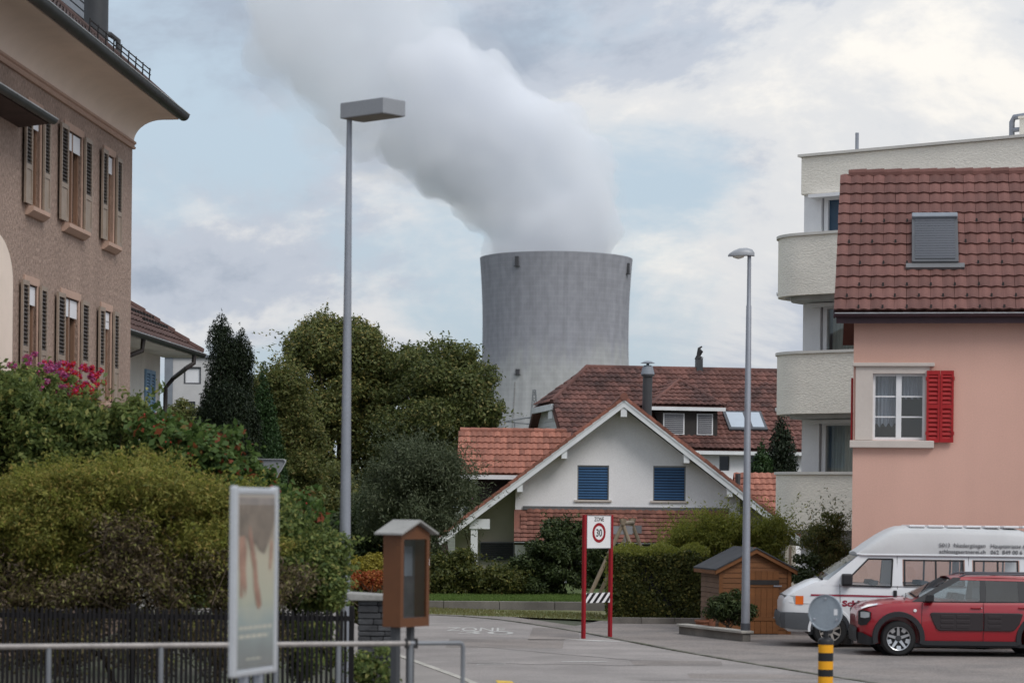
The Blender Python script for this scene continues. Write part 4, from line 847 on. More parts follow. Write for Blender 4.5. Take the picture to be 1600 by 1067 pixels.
for s_, (x0, x1) in enumerate(((a + .05, mx_ - .055), (mx_ + .055, b - .05))):
    hh = (d - c - .11) / 3
    for k in range(3):
        z0 = c + .06 + k * hh; MB().box(x0, x1, .09, .095, z0, z0 + hh).build('pane', 'glass_clear', wf)
        if k: MB().box(x0, x1, .075, .11, z0 - .014, z0 + .014).build('glazing_bar', 'paint_white', wf)
    cu = [(x0 + (x1 - x0) * j / 24, .24 + .02 * math.sin(j * 1.5 + s_)) for j in range(25)]
    MB().loft([[(x, y, d - .1 - (.95 if s_ == 0 else .38) + .04 * math.sin(j * .9)), (x, y, d)] for j, (x, y) in enumerate(cu)]).build('curtain', 'lace', wf, True)
MB().box(a - .3, b + .3, .5, 2.2, c - .3, d + .3).build('room', 'room_dark', wf)
xs0, xs1, zs0, zs1 = f7.on(1447.5, 640, -.07).x, f7.on(1490, 640, -.07).x, f7.on(1460, 691, -.07).z, f7.on(1460, 579, -.07).z; xm_ = (xs0 + xs1) / 2
for i, (x0, x1) in enumerate(((xs0, xm_ - .004), (xm_ + .004, xs1))):
    f = MB().box(x0, x0 + .045, -.10, -.055, zs0, zs1).box(x1 - .045, x1, -.10, -.055, zs0, zs1)
    for z in (zs0, zs0 + (zs1 - zs0) * .5 - .04, zs1 - .08): f.box(x0 + .045, x1 - .045, -.098, -.057, z, z + .08)
    o = f.build('shutter', 'shutter_red', ph)
    k = 15; hh = (zs1 - zs0 - .1) / k; me = MB().prism([(0, 0, 0), (0, -.035, .005), (0, -.035, .018), (0, 0, hh * .95)], (x1 - x0 - .09, 0, 0)).mesh('slat'); me.materials.append(mats['shutter_red'])
    for j in range(k): share(me, 'slat', o, Matrix.Translation((x0 + .045, -.058, zs0 + .05 + j * hh)))
    for z in (zs0 + .15, zs1 - .2): MB().box(x0 - .015 if i == 0 else x1 - .02, x0 + .02 if i == 0 else x1 + .015, -.115, -.05, z, z + .07).build('hinge', 'shutter_red', o)
MB().box(-.05, -.012, .08, .55, f7.on(1330, 690).z, f7.on(1330, 590).z).build('side_shutter', 'shutter_red', ph)
yo = -.35; pe = f7.on(1303, 489, yo); ze_ = f7.on(1450, 488, yo).z; yr = 3.9; zr7 = f7.on(1325, 277, yr).z; xl7, xt7 = pe.x, f7.on(1326, 277, yr).x; t7 = (zr7 - ze_) / (yr - yo); a7 = math.atan(t7); l7 = (yr - yo) / math.cos(a7); rows = 13; g7 = l7 / rows
r7 = MB().prism([(xl7 + .03, yo, ze_), (8.4, yo, ze_), (8.4, yr, zr7), (xt7 + .03, yr, zr7)], (0, .05, -.10)).build('roof', 'ridge_pink', ph)
MB().prism([(xl7, 2 * yr - yo, ze_), (8.4, 2 * yr - yo, ze_), (8.4, yr, zr7 - .02), (xt7, yr, zr7 - .02)], (0, -.05, -.1)).build('roof_back', 'ridge_pink', ph)
tiles(r7, slopeM((xl7, yo - .05, ze_ + .02), a7), 8.4 - xl7, l7, .243, g7, 'tile_pink', keep=lambda u, v: u > v / l7 * (xt7 - xl7) - .06, single=lambda u, v: u < 5.1, wave=.028)
rt_ = MB().tube([(0, 0, 0), (.40, 0, .012)], [.115, .125], 10).mesh('ridge_tile'); rt_.materials.append(mats['tile_pink'])
for i in range(int((8.4 - xt7) / .385)): share(rt_, 'ridge_tile', r7, Matrix.Translation((xt7 + i * .385, yr, zr7 + .05)))
MB().prism([(xl7 - .01, yo - .0, ze_ - .12), (xt7 - .01, yr, zr7 - .12), (xt7 - .01, yr, zr7 + .06), (xl7 - .01, yo, ze_ + .05)], (.035, 0, 0)).build('verge_board', 'fascia_plum', r7)
MB().box(xl7 + .05, 8.4, yo - .0, yo + .04, ze_ - .22, ze_ - .02).build('fascia', 'fascia_plum', r7); MB().box(xl7 + .1, 8.4, yo + .04, .05, ze_ - .14, ze_ - .10).build('soffit', 'fascia_plum', r7)
gutter(r7, xl7 + .02, 8.4, yo - .075, ze_ - .03, .07, 'fascia_plum')
hk = MB()
for row, off in ((8, .5), (6, 0), (4, .5), (2, .5), (1, 0), (0, .5)):
    for cidx in range(0, 22, 2):
        u = (cidx + off * 2 + .55) * .243 + .12; v = row * g7 + .02; p = Vector((xl7 + u, yo - .05 + v * math.cos(a7), ze_ + .07 + v * math.sin(a7))); hk.box(-.02, .02, -.03, .0, -.03, .07, Matrix.Translation(p))
hk.build('snow_hooks', 'hook', r7)['kind'] = 'stuff'
p0, p1 = on_slope(f7, 1424.5, 416, yo, ze_ + .1, t7), on_slope(f7, 1496, 344, yo, ze_ + .1, t7); m = slopeM((p0.x, p0.y, p0.z), a7); wd_, ln_ = p1.x - p0.x, math.hypot(p1.y - p0.y, p1.z - p0.z)
sk = MB().box(0, wd_, 0, ln_, -.02, .12, m).build('skylight', 'frame_grey', r7, bevel=.015); MB().box(.0, wd_, ln_ - .14, ln_ + .02, .1, .19, m).build('roller_box', 'metal_grey', sk, bevel=.02)
k = 16; hh = (ln_ - .24) / k; me = MB().box(.07, wd_ - .07, .004, hh - .006, .11, .135).mesh('slat'); me.materials.append(mats['roller_grey'])
for j in range(k): share(me, 'slat', sk, m @ Matrix.Translation((0, .09 + j * hh, 0)))
MB().box(-.12, wd_ + .12, -.16, 0, .02, .075, m).build('flashing', 'lead', sk)
# ------------------------------------------------------------------ street lamps, signs, railings
lb = W(537.5, 1000, 33); lamp = thing('street_lamp', (lb.x, 33, 0), 'tall tapered grey street lamp with flat box head above garden fence', 'street lamp')
lt = W(546, 187, 33).z; MB().tube([(0, 0, 0), (0, 0, 1.5), (0, 0, lt)], [.088, .080, .036], 20).build('pole', 'galva', lamp, True)
d1, d2 = Vector((-.755, .656, 0)), Vector((.683, .73, 0)); zb = lt - .0; nb = -(d1 * .76 + d2 * .12); ht = .215
q = [nb, nb + d1 * .82, nb + d1 * .82 + d2 * .42, nb + d2 * .42]
hd = MB().prism([(p.x, p.y, zb) for p in q], (0, 0, ht)).build('lamp_head', 'lamp_head', lamp, bevel=.012)
c_ = sum(q, Vector()) / 4; MB().prism([((c_ + (p - c_) * .9).x, (c_ + (p - c_) * .9).y, zb - .006) for p in q], (0, 0, .008)).build('lamp_cover', 'lamp_under', hd)
rb = G(1164.5, 1002); rl = thing('street_lamp', (rb.x, rb.y, 0), 'grey street lamp with rounded head standing before the wooden shed', 'street lamp')
rt2 = W(1172, 400, rb.y).z; MB().tube([(0, 0, .36), (0, 0, rt2 - 1.0), (0, 0, rt2 - .98), (0, 0, rt2 + .02)], [.088, .052, .042, .038], 16).build('pole', 'galva', rl, True); MB().tube([(0, 0, 0), (0, 0, .37)], .098, 16).build('pole_base', 'galva_dark', rl, True)
secs = []
for x, w, h, z in ((.10, .05, .07, .02), (.06, .085, .15, .03), (-.05, .11, .19, .035), (-.2, .12, .185, .03), (-.32, .095, .12, .02), (-.40, .05, .05, .012), (-.425, .012, .012, .008)):
    secs.append([(x, w * math.cos(R(t_)), rt2 + z + h * max(0, math.sin(R(t_))) * .66 + (-.028 if t_ > 180 else 0)) for t_ in range(0, 360, 24)])
hd = MB().loft(secs, True, True).build('lamp_head', 'lamp_head', rl, True)
MB().lathe([(.015, -.075), (.08, -.05), (.105, -.01), (.105, .01)], (-.22, 0, rt2 + .012), 16, Matrix.Diagonal((1.25, .85, 1, 1))).build('lens', 'lens', hd, True)
# zone sign on two red posts
s0, s1 = G(911.5, 997.5), G(953, 995.5); zs = thing('zone_sign', ((s0.x + s1.x) / 2, (s0.y + s1.y) / 2, 0), 'speed zone sign on two red posts at the road edge', 'road sign', math.atan2(s1.y - s0.y, s1.x - s0.x))
hwid = (s1 - s0).length / 2; zt = W(930, 804, s0.y).z
for s in (-1, 1): MB().box(s * hwid - .034, s * hwid + .034, -.034, .034, 0, zt).build('post', 'sign_red', zs, bevel=.006)
z0 = W(930, 857, s0.y).z; pl = MB().box(-hwid + .036, hwid - .036, -.03, -.005, z0, zt - .01).build('sign_panel', 'sign_white', zs, bevel=.008)
MB().box(-hwid + .036, hwid - .036, -.034, -.028, z0, z0 + .014).box(-hwid + .036, hwid - .036, -.034, -.028, zt - .024, zt - .01).box(-hwid + .036, -hwid + .05, -.0335, -.028, z0, zt - .01).box(hwid - .05, hwid - .036, -.0335, -.028, z0, zt - .01).build('edge', 'sign_back', pl)
cz = z0 + (zt - z0) * .47; ro, ri = .20, .142; n = 40
MB().loft([[(r * math.cos(2 * math.pi * k / n), y, cz + r * math.sin(2 * math.pi * k / n)) for r, y in ((ri, -.031), (ri, -.036), (ro, -.036), (ro, -.031))] for k in range(n + 1)]).build('ring', 'sign_red', pl)
text('30', .215, 'sign_black', pl, axes((0, -.034, cz - .075), (1, 0, 0), (0, 0, 1)), bold=.002, align='CENTER', xs=.88); text('ZONE', .12, 'sign_black', pl, axes((0, -.034, zt - .128), (1, 0, 0), (0, 0, 1)), align='CENTER', xs=.88)
b0, b1 = W(930, 942, s0.y).z, W(930, 926.5, s0.y).z; bd = MB().box(-hwid + .036, hwid - .036, -.02, 0, b0, b1).build('striped_board', 'sign_white', zs)
w_ = 2 * hwid - .072; hb = b1 - b0
for i in range(-1, 4):
    x = -hwid + .036 + i * w_ / 4 + .02; p = [(x, b0), (x + w_ / 8, b0), (x + w_ / 8 + hb, b1), (x + hb, b1)]; lim = lambda v: min(max(v, -hwid + .037), hwid - .037)
    if x + hb < -hwid + .04 or x > hwid - .05: continue
    pts = []
    for k in range(4):                       # clip the slanted stripe to the board
        (xa, za), (xb, zb2) = p[k], p[(k + 1) % 4]
        for t_ in (0, .25, .5, .75): pts.append((lim(xa + (xb - xa) * t_), -.0225, za + (zb2 - za) * t_))
    MB().prism(pts, (0, .002, 0)).build('stripe', 'sign_black', bd)
# back of a give-way sign above the hedge
yz = W(450, 717, 36.2); cxs = W(402, 717, 36.2).x; ys = thing('give_way_sign', (cxs, 36.2, 0), 'grey back of a triangular give way sign above the hedge', 'road sign')
hx_ = yz.x - cxs; zt = yz.z; tri = [(-hx_, zt), (hx_, zt), (0, zt - hx_ * 1.73)]
def rounded(tri, r):
    out = []
    for i in range(3):
        a, b, c = Vector(tri[i - 1]), Vector(tri[i]), Vector(tri[(i + 1) % 3]); u, v = (a - b).normalized(), (c - b).normalized()
        for t_ in (0, .25, .5, .75, 1): k = (1 - t_) ** 2; l_ = t_ ** 2; out.append(b + u * r * k + v * r * l_)
    return out
rt3 = rounded(tri, .08); pn = MB().prism([(p.x, 0, p.y) for p in rt3], (0, .012, 0)).build('sign_panel', 'sign_back', ys)
cen = Vector((0, zt - hx_ * .58)); MB().loft([[((cen + (p - cen) * k).x, y, (cen + (p - cen) * k).y) for k, y in ((1.0, .0), (1.0, -.03), (.965, -.03), (.965, 0))] for p in rt3 + rt3[:1]]).build('rim', 'alu', pn)
MB().box(-.25, .25, -.03, -.002, zt - .2, zt - .16).box(-.15, .15, -.03, -.002, zt - .5, zt - .46).build('bracket', 'galva', pn); MB().tube([(0, -.055, 0), (0, -.055, zt - .05)], .03, 12).build('post', 'galva', ys)
# poster board turned almost edge-on
pA, pB = W(362.5, 1059, 15.7), W(430.5, 1051, 16.35); d = (pB - pA); d.z = 0; wp = d.length; zb = W(362.5, 1059, 15.7).z; zt = W(362.5, 758.5, 15.7).z
ps = thing('poster_board', (pA.x, pA.y, .45), 'framed poster on short legs showing hands in front of the railing', 'poster', math.atan2(d.y, d.x)); zb -= .45; zt -= .45
bk = MB().box(.03, wp - .03, .0, .03, zb + .03, zt - .03).build('back_panel', 'alu', ps)
for a in ((0, .05, zb, zt), (wp - .06, wp, zb, zt)): MB().box(a[0], a[1], -.016, .032, a[2], a[3]).build('frame_side', 'alu', ps, bevel=.012)
for z in (zb, zt - .055): MB().box(.05, wp - .06, -.0155, .0315, z, z + .045).build('frame_bar', 'alu', ps, bevel=.012)
def print_material():
    m, n, b = nodes_of('poster_print'); l = n.links.new; nn = n.nodes.new; t = nn('ShaderNodeTexCoord'); s = nn('ShaderNodeSeparateXYZ'); l(t.outputs['Object'], s.inputs[0])
    no = nn('ShaderNodeTexNoise'); no.inputs['Scale'].default_value = 4.; no.inputs['Detail'].default_value = 4; l(t.outputs['Object'], no.inputs[0])
    ad = nn('ShaderNodeMath'); ad.operation = 'MULTIPLY_ADD'; l(no.outputs[0], ad.inputs[0]); ad.inputs[1].default_value = .25; l(s.outputs[2], ad.inputs[2])
    mr = nn('ShaderNodeMapRange'); l(ad.outputs[0], mr.inputs[0]); mr.inputs[1].default_value = zb + .1; mr.inputs[2].default_value = zt + .1
    r = nn('ShaderNodeValToRGB'); e = r.color_ramp.elements
    st_ = [(0, (.19, .19, .18)), (.16, (.25, .27, .26)), (.30, (.34, .39, .37)), (.42, (.52, .51, .40)), (.62, (.60, .53, .40)), (.75, (.40, .32, .25)), (1, (.44, .35, .27))]
    while len(e) < len(st_): e.new(.5)
    for el, (p, c) in zip(e, st_): el.position = p; el.color = (*c, 1)
    l(mr.outputs[0], r.inputs[0]); l(r.outputs[0], b.inputs['Base Color']); b.inputs['Roughness'].default_value = .3
print_material(); M('print_skin', (.46, .26, .19), .35, .25, 9, .1, 40, col2=(.36, .19, .14)); M('print_cloth', (.25, .19, .15), .35, .3, 7); M('print_text', (.62, .58, .48), .4, .1)
pr = MB().box(.05, wp - .05, -.008, -.002, zb + .055, zt - .055).build('print', 'poster_print', ps); Z = lambda f: zb + (zt - zb) * f; Xp = lambda f: wp * f
def flat(name, pts, mat, y): MB().prism([(Xp(a), y, Z(b)) for a, b in pts], (0, .001, 0)).build(name, mat, pr)
flat('print_garment', [(.1, .94), (.93, .94), (.93, .83), (.8, .72), (.68, .64), (.55, .66), (.46, .70), (.38, .63), (.3, .72), (.1, .74)], 'print_cloth', -.0095)
flat('print_hand', [(.10, .73), (.22, .74), (.27, .66), (.25, .56), (.28, .47), (.24, .42), (.2, .50), (.18, .41), (.13, .42), (.12, .55), (.10, .58)], 'print_skin', -.0105)
flat('print_hand', [(.34, .80), (.42, .70), (.50, .60), (.53, .50), (.60, .42), (.62, .37), (.56, .345), (.50, .37), (.44, .46), (.42, .56), (.36, .64), (.32, .74)], 'print_skin', -.0107)
flat('print_hand', [(.82, .72), (.87, .70), (.86, .62), (.82, .55), (.79, .56), (.8, .63)], 'print_skin', -.0106)
for zf, a, b in ((.245, .12, .86), (.20, .12, .78), (.085, .28, .62)):
    x = a
    while x < b: w_ = rnd.uniform(.05, .12); MB().box(Xp(x), Xp(min(x + w_, b)), -.0098, -.0088, Z(zf), Z(zf) + (.022 if zf > .1 else .010)).build('print_line', 'print_text', pr); x += w_ + .03
MB().quad((.05, -.014, zb + .045), (wp - .06, -.014, zb + .045), (wp - .06, -.014, zt - .045), (.05, -.014, zt - .045)).build('cover_sheet', 'glass_clear', ps)
for f in (.33, .67): MB().box(wp * f - .03, wp * f + .03, 0.0, .045, 0, zb + .02).build('leg', 'galva', ps)
# tube railing
rz = W(722, 1004, 22.4).z; r0, r1 = W(-480, 1016, 20.3), W(723.5, 1004, 22.4); r0.z = r1.z = 0; d = (r1 - r0).normalized(); RL = (r1 - r0).length
rg_ = thing('railing', (r0.x, r0.y, .45), 'low tubular metal railing across the near pavement', 'railing', math.atan2(d.y, d.x)); hr = rz - .45
xp = lambda px: (W(px, 1005, 21.15 + 1.25 * px / 722).xy - r0.xy).length
MB().tube([(0, 0, hr), (xp(640), 0, hr)], .024, 10).build('top_rail', 'rail', rg_, True); MB().tube([(xp(634), 0, hr), (RL - .03, 0, hr), (RL - .008, 0, hr - .01), (RL, 0, hr - .035), (RL, 0, 0)], .021, 10).build('end_rail', 'rail_post', rg_, True)
for px in (-270, -100, 75, 250, 430, 528, 641): MB().tube([(xp(px), 0, 0), (xp(px), 0, hr - .015)], .022, 10).build('post', 'rail_post', rg_, True)
for px in (634, 649.5): MB().box(xp(px) - .008, xp(px) + .008, -.032, .032, hr - .045, hr + .045).build('clamp', 'hook', rg_)
# brown notice box on two legs
nb_ = W(625.5, 980, 24.); nx = thing('display_case', (nb_.x, nb_.y, .45), 'brown glazed display case with small grey gable roof on legs', 'display case', math.atan2(.84, .54)); zb = nb_.z - .45; zt = W(625.5, 833, 24.).z - .45; fw, sd = .5, .22
MB().box(.0, fw, .0, .03, zb, zb + .09).box(0, fw, 0, .03, zt - .06, zt).box(0, .05, .001, .031, zb + .09, zt - .06).box(fw - .05, fw, .001, .031, zb + .09, zt - .06).build('door_frame', 'box_brown', nx)
MB().box(0, .02, .031, sd, zb, zt).box(fw - .02, fw, .031, sd, zb, zt).box(.02, fw - .02, sd - .02, sd, zb, zt).box(.02, fw - .02, .031, sd - .02, zb, zb + .02).build('case', 'box_brown', nx, bevel=.004)
MB().box(.02, fw - .02, sd - .05, sd - .021, zb + .02, zt - .02).build('back_board', 'box_inside', nx); MB().quad((.05, .014, zb + .09), (fw - .05, .014, zb + .09), (fw - .05, .014, zt - .06), (.05, .014, zt - .06)).build('pane', 'plexi', nx)
for x, z, w, h, m_ in ((.1, .62, .14, .2, 'print_skin'), (.1, .38, .13, .19, 'lace'), (.29, .5, .14, .3, 'metal_grey'), (.28, .2, .15, .22, 'box_inside'), (.1, .14, .12, .18, 'blind_grey')): MB().box(x, x + w, sd - .056, sd - .05, zb + z, zb + z + h).build('notice', m_, nx)
gz = zt; gp = .10; MB().prism([(0, .0, gz), (fw, .0, gz), (fw / 2, .0, gz + gp)], (0, sd, 0)).build('gable', 'box_brown', nx)
for s in (-1, 1):
    xe_ = fw / 2 + s * (fw / 2 + .07); ze_k = gz + gp + .012 - (fw / 2 + .07) * gp / (fw / 2)
    MB().prism([(fw / 2, -.06, gz + gp + .012), (xe_, -.06, ze_k), (xe_, -.06, ze_k + .02), (fw / 2, -.06, gz + gp + .035)], (0, sd + .12, 0)).build('roof', 'box_roof', nx)
for x, r in ((.04, .035), (.3, .03)): MB().box(x + .0, x + 2 * r, sd / 2 - r, sd / 2 + r, 0, zb).build('leg', 'box_leg', nx)
# bollard with the back of a disc
bp_ = W(1290, 1040, 31.5); bl = thing('bollard', (bp_.x, 31.5, 0), 'yellow and black banded bollard carrying a round disc', 'bollard'); s_ = F / 31.5; zq = lambda y: W(1290, y, 31.5).z
MB().tube([(0, 0, 0), (0, 0, zq(1056))], .098, 20).build('band', 'bollard_yellow', bl, True)
for a, b, m_, r in ((1056, 1045, 'bollard_black', .099), (1045, 1032, 'bollard_yellow', .098), (1032, 1019, 'bollard_black', .099), (1019, 1006, 'bollard_yellow', .098)): MB().tube([(0, 0, zq(a)), (0, 0, zq(b))], r, 20).build('band', m_, bl, True)
MB().lathe([(.104, zq(1006)), (.104, zq(1000)), (.085, zq(997)), (.04, zq(995)), (.035, zq(984))], (0, 0, 0), 20).build('top', 'bollard_black', bl, True)
dm_ = axes((-.01, -.02, zq(956.5)), (.86, -.5, 0), (0, 0, 1)); n = 36; dr2 = .236
do = MB().loft([[dm_ @ Vector((r * math.cos(2 * math.pi * k / n), r * math.sin(2 * math.pi * k / n), z)) for r, z in ((.001, .006), (dr2 - .02, .006), (dr2 - .012, .022), (dr2, .022), (dr2, -.012), (.001, -.012))] for k in range(n + 1)]).build('disc', 'disc_grey', bl, True)
for a in (90, 210, 330): MB().lathe([(.018, 0), (.018, .012), (.008, .016)], dm_ @ Vector((.18 * math.cos(R(a)), .18 * math.sin(R(a)), .008)), 10, Matrix.Rotation(R(90), 4, 'X')).build('bolt', 'galva', do, True)
MB().box(.12, .17, -.03, .05, .006, .009, dm_).build('sticker', 'paint_white', do)
# picket fence and stacked stone pillar
fp0, fp1 = W(-430, 955, 29.), W(549, 955, 29.); FL = fp1.x - fp0.x; pf = thing('picket_fence', (fp0.x, 29, .03), 'dark wooden picket fence below the garden bushes', 'fence'); ft = W(540, 953, 29).z - .03
me = MB().prism([(-.016, 0, 0), (.016, 0, 0), (.016, 0, ft - .03), (0, 0, ft), (-.016, 0, ft - .03)], (0, .018, 0)).mesh('picket'); me.materials.append(mats['fence_dark'])
n = int(FL / .058)
for i in range(n): share(me, 'picket', pf, Matrix.Translation((.03 + i * .058, -.02, rnd.uniform(-.012, .012))) @ Matrix.Rotation(rnd.uniform(-.008, .008), 4, 'Y'))
for z in (.25, ft - .13): MB().box(0, FL, .0, .04, z, z + .06).build('rail', 'fence_dark', pf)
for x in (FL, FL * .65, FL * .33, .02): MB().box(x - .03, x + .03, .041, .10, 0, ft + .05).build('post', 'fence_dark', pf)
pc0, pc1 = W(559, 960, 30.), W(613, 960, 30.); spw = pc1.x - pc0.x; sp = thing('stone_pillar', (pc0.x, 30, 0), 'gate pillar of stacked dark stones with a pale cap', 'pillar'); zc = W(580, 938, 30).z
MB().box(.02, spw - .02, .02, .42, 0, zc - .01).build('core', 'fence_dark', sp); z = .0
while z < zc - .03:
    h = min(rnd.uniform(.055, .10), zc - z); x = 0.; 
    while x < spw - .02:
        w_ = rnd.uniform(.14, .34); x2 = min(x + w_, spw); x2 = spw if spw - x2 < .08 else x2; MB().box(x + .003, x2 - .003, rnd.uniform(-.022, .006), .44, z + .004, z + h - .004).build('stone', 'slate_stone', sp, bevel=.008, segs=1); x = x2
    z += h
cz0 = W(560, 921.5, 30).z; MB().prism([(-.13, -.08, zc + .03), (-.09, -.08, zc), (spw + .09, -.08, zc - .0), (spw + .13, -.08, zc + .03), (spw + .12, -.08, zc + .06), (-.14, -.08, zc + .095)], (0, .58, 0)).build('cap_stone', 'cap_stone', sp, bevel=.012)

# ------------------------------------------------------------------ shed, planter, swing
sA = W(1123, 998, 50.8); fs = Fr(sA, (1.5, .28)); sd_ = house('garden_shed', fs, 'small wooden garden shed with felt roof beside the van', 'shed')
SW = fs.on(1235, 950).x; SD = 1.5; ez = fs.on(1123, 886).z; az = fs.on(1179, 857).z; xa = SW / 2
MB().box(.03, SW - .03, .04, SD - .03, 0, ez - .02).prism([(.03, .04, ez - .02), (SW - .03, .04, ez - .02), (xa, .04, az - .06)], (0, SD - .08, 0)).build('core', 'room_dark', sd_)
d0_, d1_ = .33 * SW, .83 * SW; dz = ez - .06; k = 13; hh = ez / k
for i in range(k + 4):
    z0, z1 = i * hh, (i + 1) * hh - .006; lim2 = lambda z: (0, SW) if z <= ez else ((z - ez) / (az - ez) * xa, SW - (z - ez) / (az - ez) * xa)
    if z0 > az - .06: break
    (l0, r0_), (l1, r1_) = lim2(z0), lim2(min(z1, az - .01))
    for a0, b0_, a1, b1_ in (((l0, d0_, l1, d0_), (d1_, r0_, d1_, r1_)) if z1 < dz + .05 else ((l0, r0_, l1, r1_),)):
        if b0_ - a0 > .05: MB().prism([(a0, .0, z0), (b0_, .0, z0), (max(b1_, a1 + .01), .012, z1), (a1, .012, z1)], (0, .03, 0)).build('plank', 'shed_wood', sd_)
    if z1 <= ez: MB().prism([(0, SD, z0), (0, .035, z0), (.012, .035, z1), (.012, SD, z1)], (.028, 0, 0)).build('plank', 'shed_side', sd_)
for x in (0, SW - .06): MB().box(x - .01, x + .07, -.02, .0, 0, ez).build('corner_board', 'shed_wood', sd_)
dr3 = MB().box(d0_, d1_, -.005, .02, .03, dz - .01).build('door', 'shed_wood', sd_); nb2 = 6; bw = (d1_ - d0_) / nb2
for i in range(nb2): MB().box(d0_ + i * bw + .003, d0_ + (i + 1) * bw - .003, -.022, -.005, .03, dz - .01).build('plank', 'shed_wood', dr3)
for z in (.3, dz - .35): MB().box(d0_ + .02, d1_ - .02, -.035, -.022, z, z + .09).build('brace', 'shed_wood', dr3)
MB().box(d0_ + .02, d1_ - .0, -.045, -.036, dz - .3, dz - .2).build('hinge_bar', 'hook', dr3); MB().box(d1_ - .12, d1_ + .06, -.046, -.036, dz - .34, dz - .31).box(d1_ - .12, d1_ + .06, -.046, -.036, .36, .38).build('latch', 'galva', dr3)
for s in (-1, 1):
    xe_ = xa + s * (xa + .12); zz = az - (xa + .12) * (az - ez) / xa
    MB().prism([(xa, -.12, az), (xe_, -.12, zz), (xe_, -.12, zz + .03), (xa, -.12, az + .03)], (0, SD + .3, 0)).build('roof', 'felt', sd_); MB().prism([(xa, -.10, az - .004), (xe_, -.10, zz - .004), (xe_, -.10, zz - .09), (xa, -.10, az - .09)], (0, .025, 0)).build('barge_board', 'shed_wood', sd_)
    MB().box(min(xe_, xe_ - s * .02), max(xe_, xe_ - s * .02), -.1, SD + .15, zz - .08, zz - .004).build('fascia', 'shed_wood', sd_)
q0, q1 = G(1057.5, 990.5), G(1160, 1003); d = (q1 - q0).normalized(); pw = (q1 - q0).length; pt_ = thing('planter_wall', (q0.x, q0.y, 0), 'low concrete planter wall with slab cap before the shed', 'planter', math.atan2(d.y, d.x))
MB().box(.04, pw - .04, .03, .2, 0, .17).build('wall', 'concrete', pt_); k = 3
for i in range(k): MB().box(pw * i / k + .004, pw * (i + 1) / k - .004, -.02, .26, .172, .225).build('slab', 'concrete_light', pt_, bevel=.01)
ob = W(1137, 980, 49.75)
cl = crown((ob.x, 49.75, .58), (.46, .3, .44), 34, .17, 31); plant('oleander', (ob.x, 49.75, .012), cl, 5200, .10, 'leaf_laurel', 'bushy green pot plant behind the planter wall', 'shrub', 31, .02, aspect=.25)
for px, z_, r, hgt, nm in ((1097, .0, .15, .30, 'wide clay pot on the slab left of the green bush'), (1110, .0, .12, .42, 'tall clay pot pressed against the green bush')):
    p = W(px, 985, 50.75); pt2 = MB().lathe([(r * .7, 0), (r * .95, hgt * .85), (r * 1.08, hgt * .86), (r * 1.08, hgt), (r * .9, hgt), (r * .85, hgt * .9)], (0, 0, 0), 18).build('flower_pot', 'clay_pot', None, True); pt2.location = (p.x, p.y, .012); tag(pt2, nm, 'pot')
hb = thing('kerb_border', (*G(949, 974).xy, 0), 'grey concrete border edging below the clipped hedge', 'kerb', 0.02); e_ = (G(1106, 977) - G(949, 974)).length
for i in range(3): MB().box(e_ * i / 3 + .004, e_ * (i + 1) / 3 - .004, -.08, .02, -.02, .15).build('edging_block', 'concrete', hb, bevel=.01)
# wooden swing frame
gs = Fr((W(973, 850, 65.2).x, 65.2), (1, 0)); sf = thing('swing_frame', (gs.o.x, 65.2, .18), 'weathered wooden swing frame on the lawn behind the zone sign', 'swing')
za = W(973, 810, 65.2).z - .18; beam = MB().tube([(0, -.1, za - .12), (.42, 3.0, za - .12)], .06, 10).build('beam', 'wood_grey', sf, True)
for x, y, nm in ((0, 0, 0), (.40, 2.9, 1)):
    for dx in (-.92, .75):
        MB().tube([(x + dx, y, 0), (x + dx * .0 + (.06 if dx < 0 else -.06), y, za)], .055, 10).build('leg', 'wood_grey', sf, True)
    MB().box(x - .26, x + .26, y - .02, y + .02, za - .42, za - .2).build('gusset', 'blind_grey', sf)
    for dx in (-.07, .07): MB().lathe([(.065, 0), (.06, .03), (.02, .045)], (x + dx, y, za), 10).build('cap', 'tile_orange', sf, True)
for y in (.7, 1.0): MB().tube([(.12 * y, y, za - .15), (.12 * y, y, .5)], .008, 5).build('rope', 'blind_grey', sf)
MB().box(-.05, .25, .65, 1.05, .47, .5).build('seat', 'sign_red', sf)
# small white house number plate by the display case
hn = W(668.5, 878, 60.); o = MB().box(-.05, .05, -.01, .01, -.08, .08).box(-.015, .015, .01, .03, -hn.z, .07).build('garden_marker', 'paint_white'); o.location = hn; tag(o, 'small white marker plate on a stake among dark shrubs', 'marker')

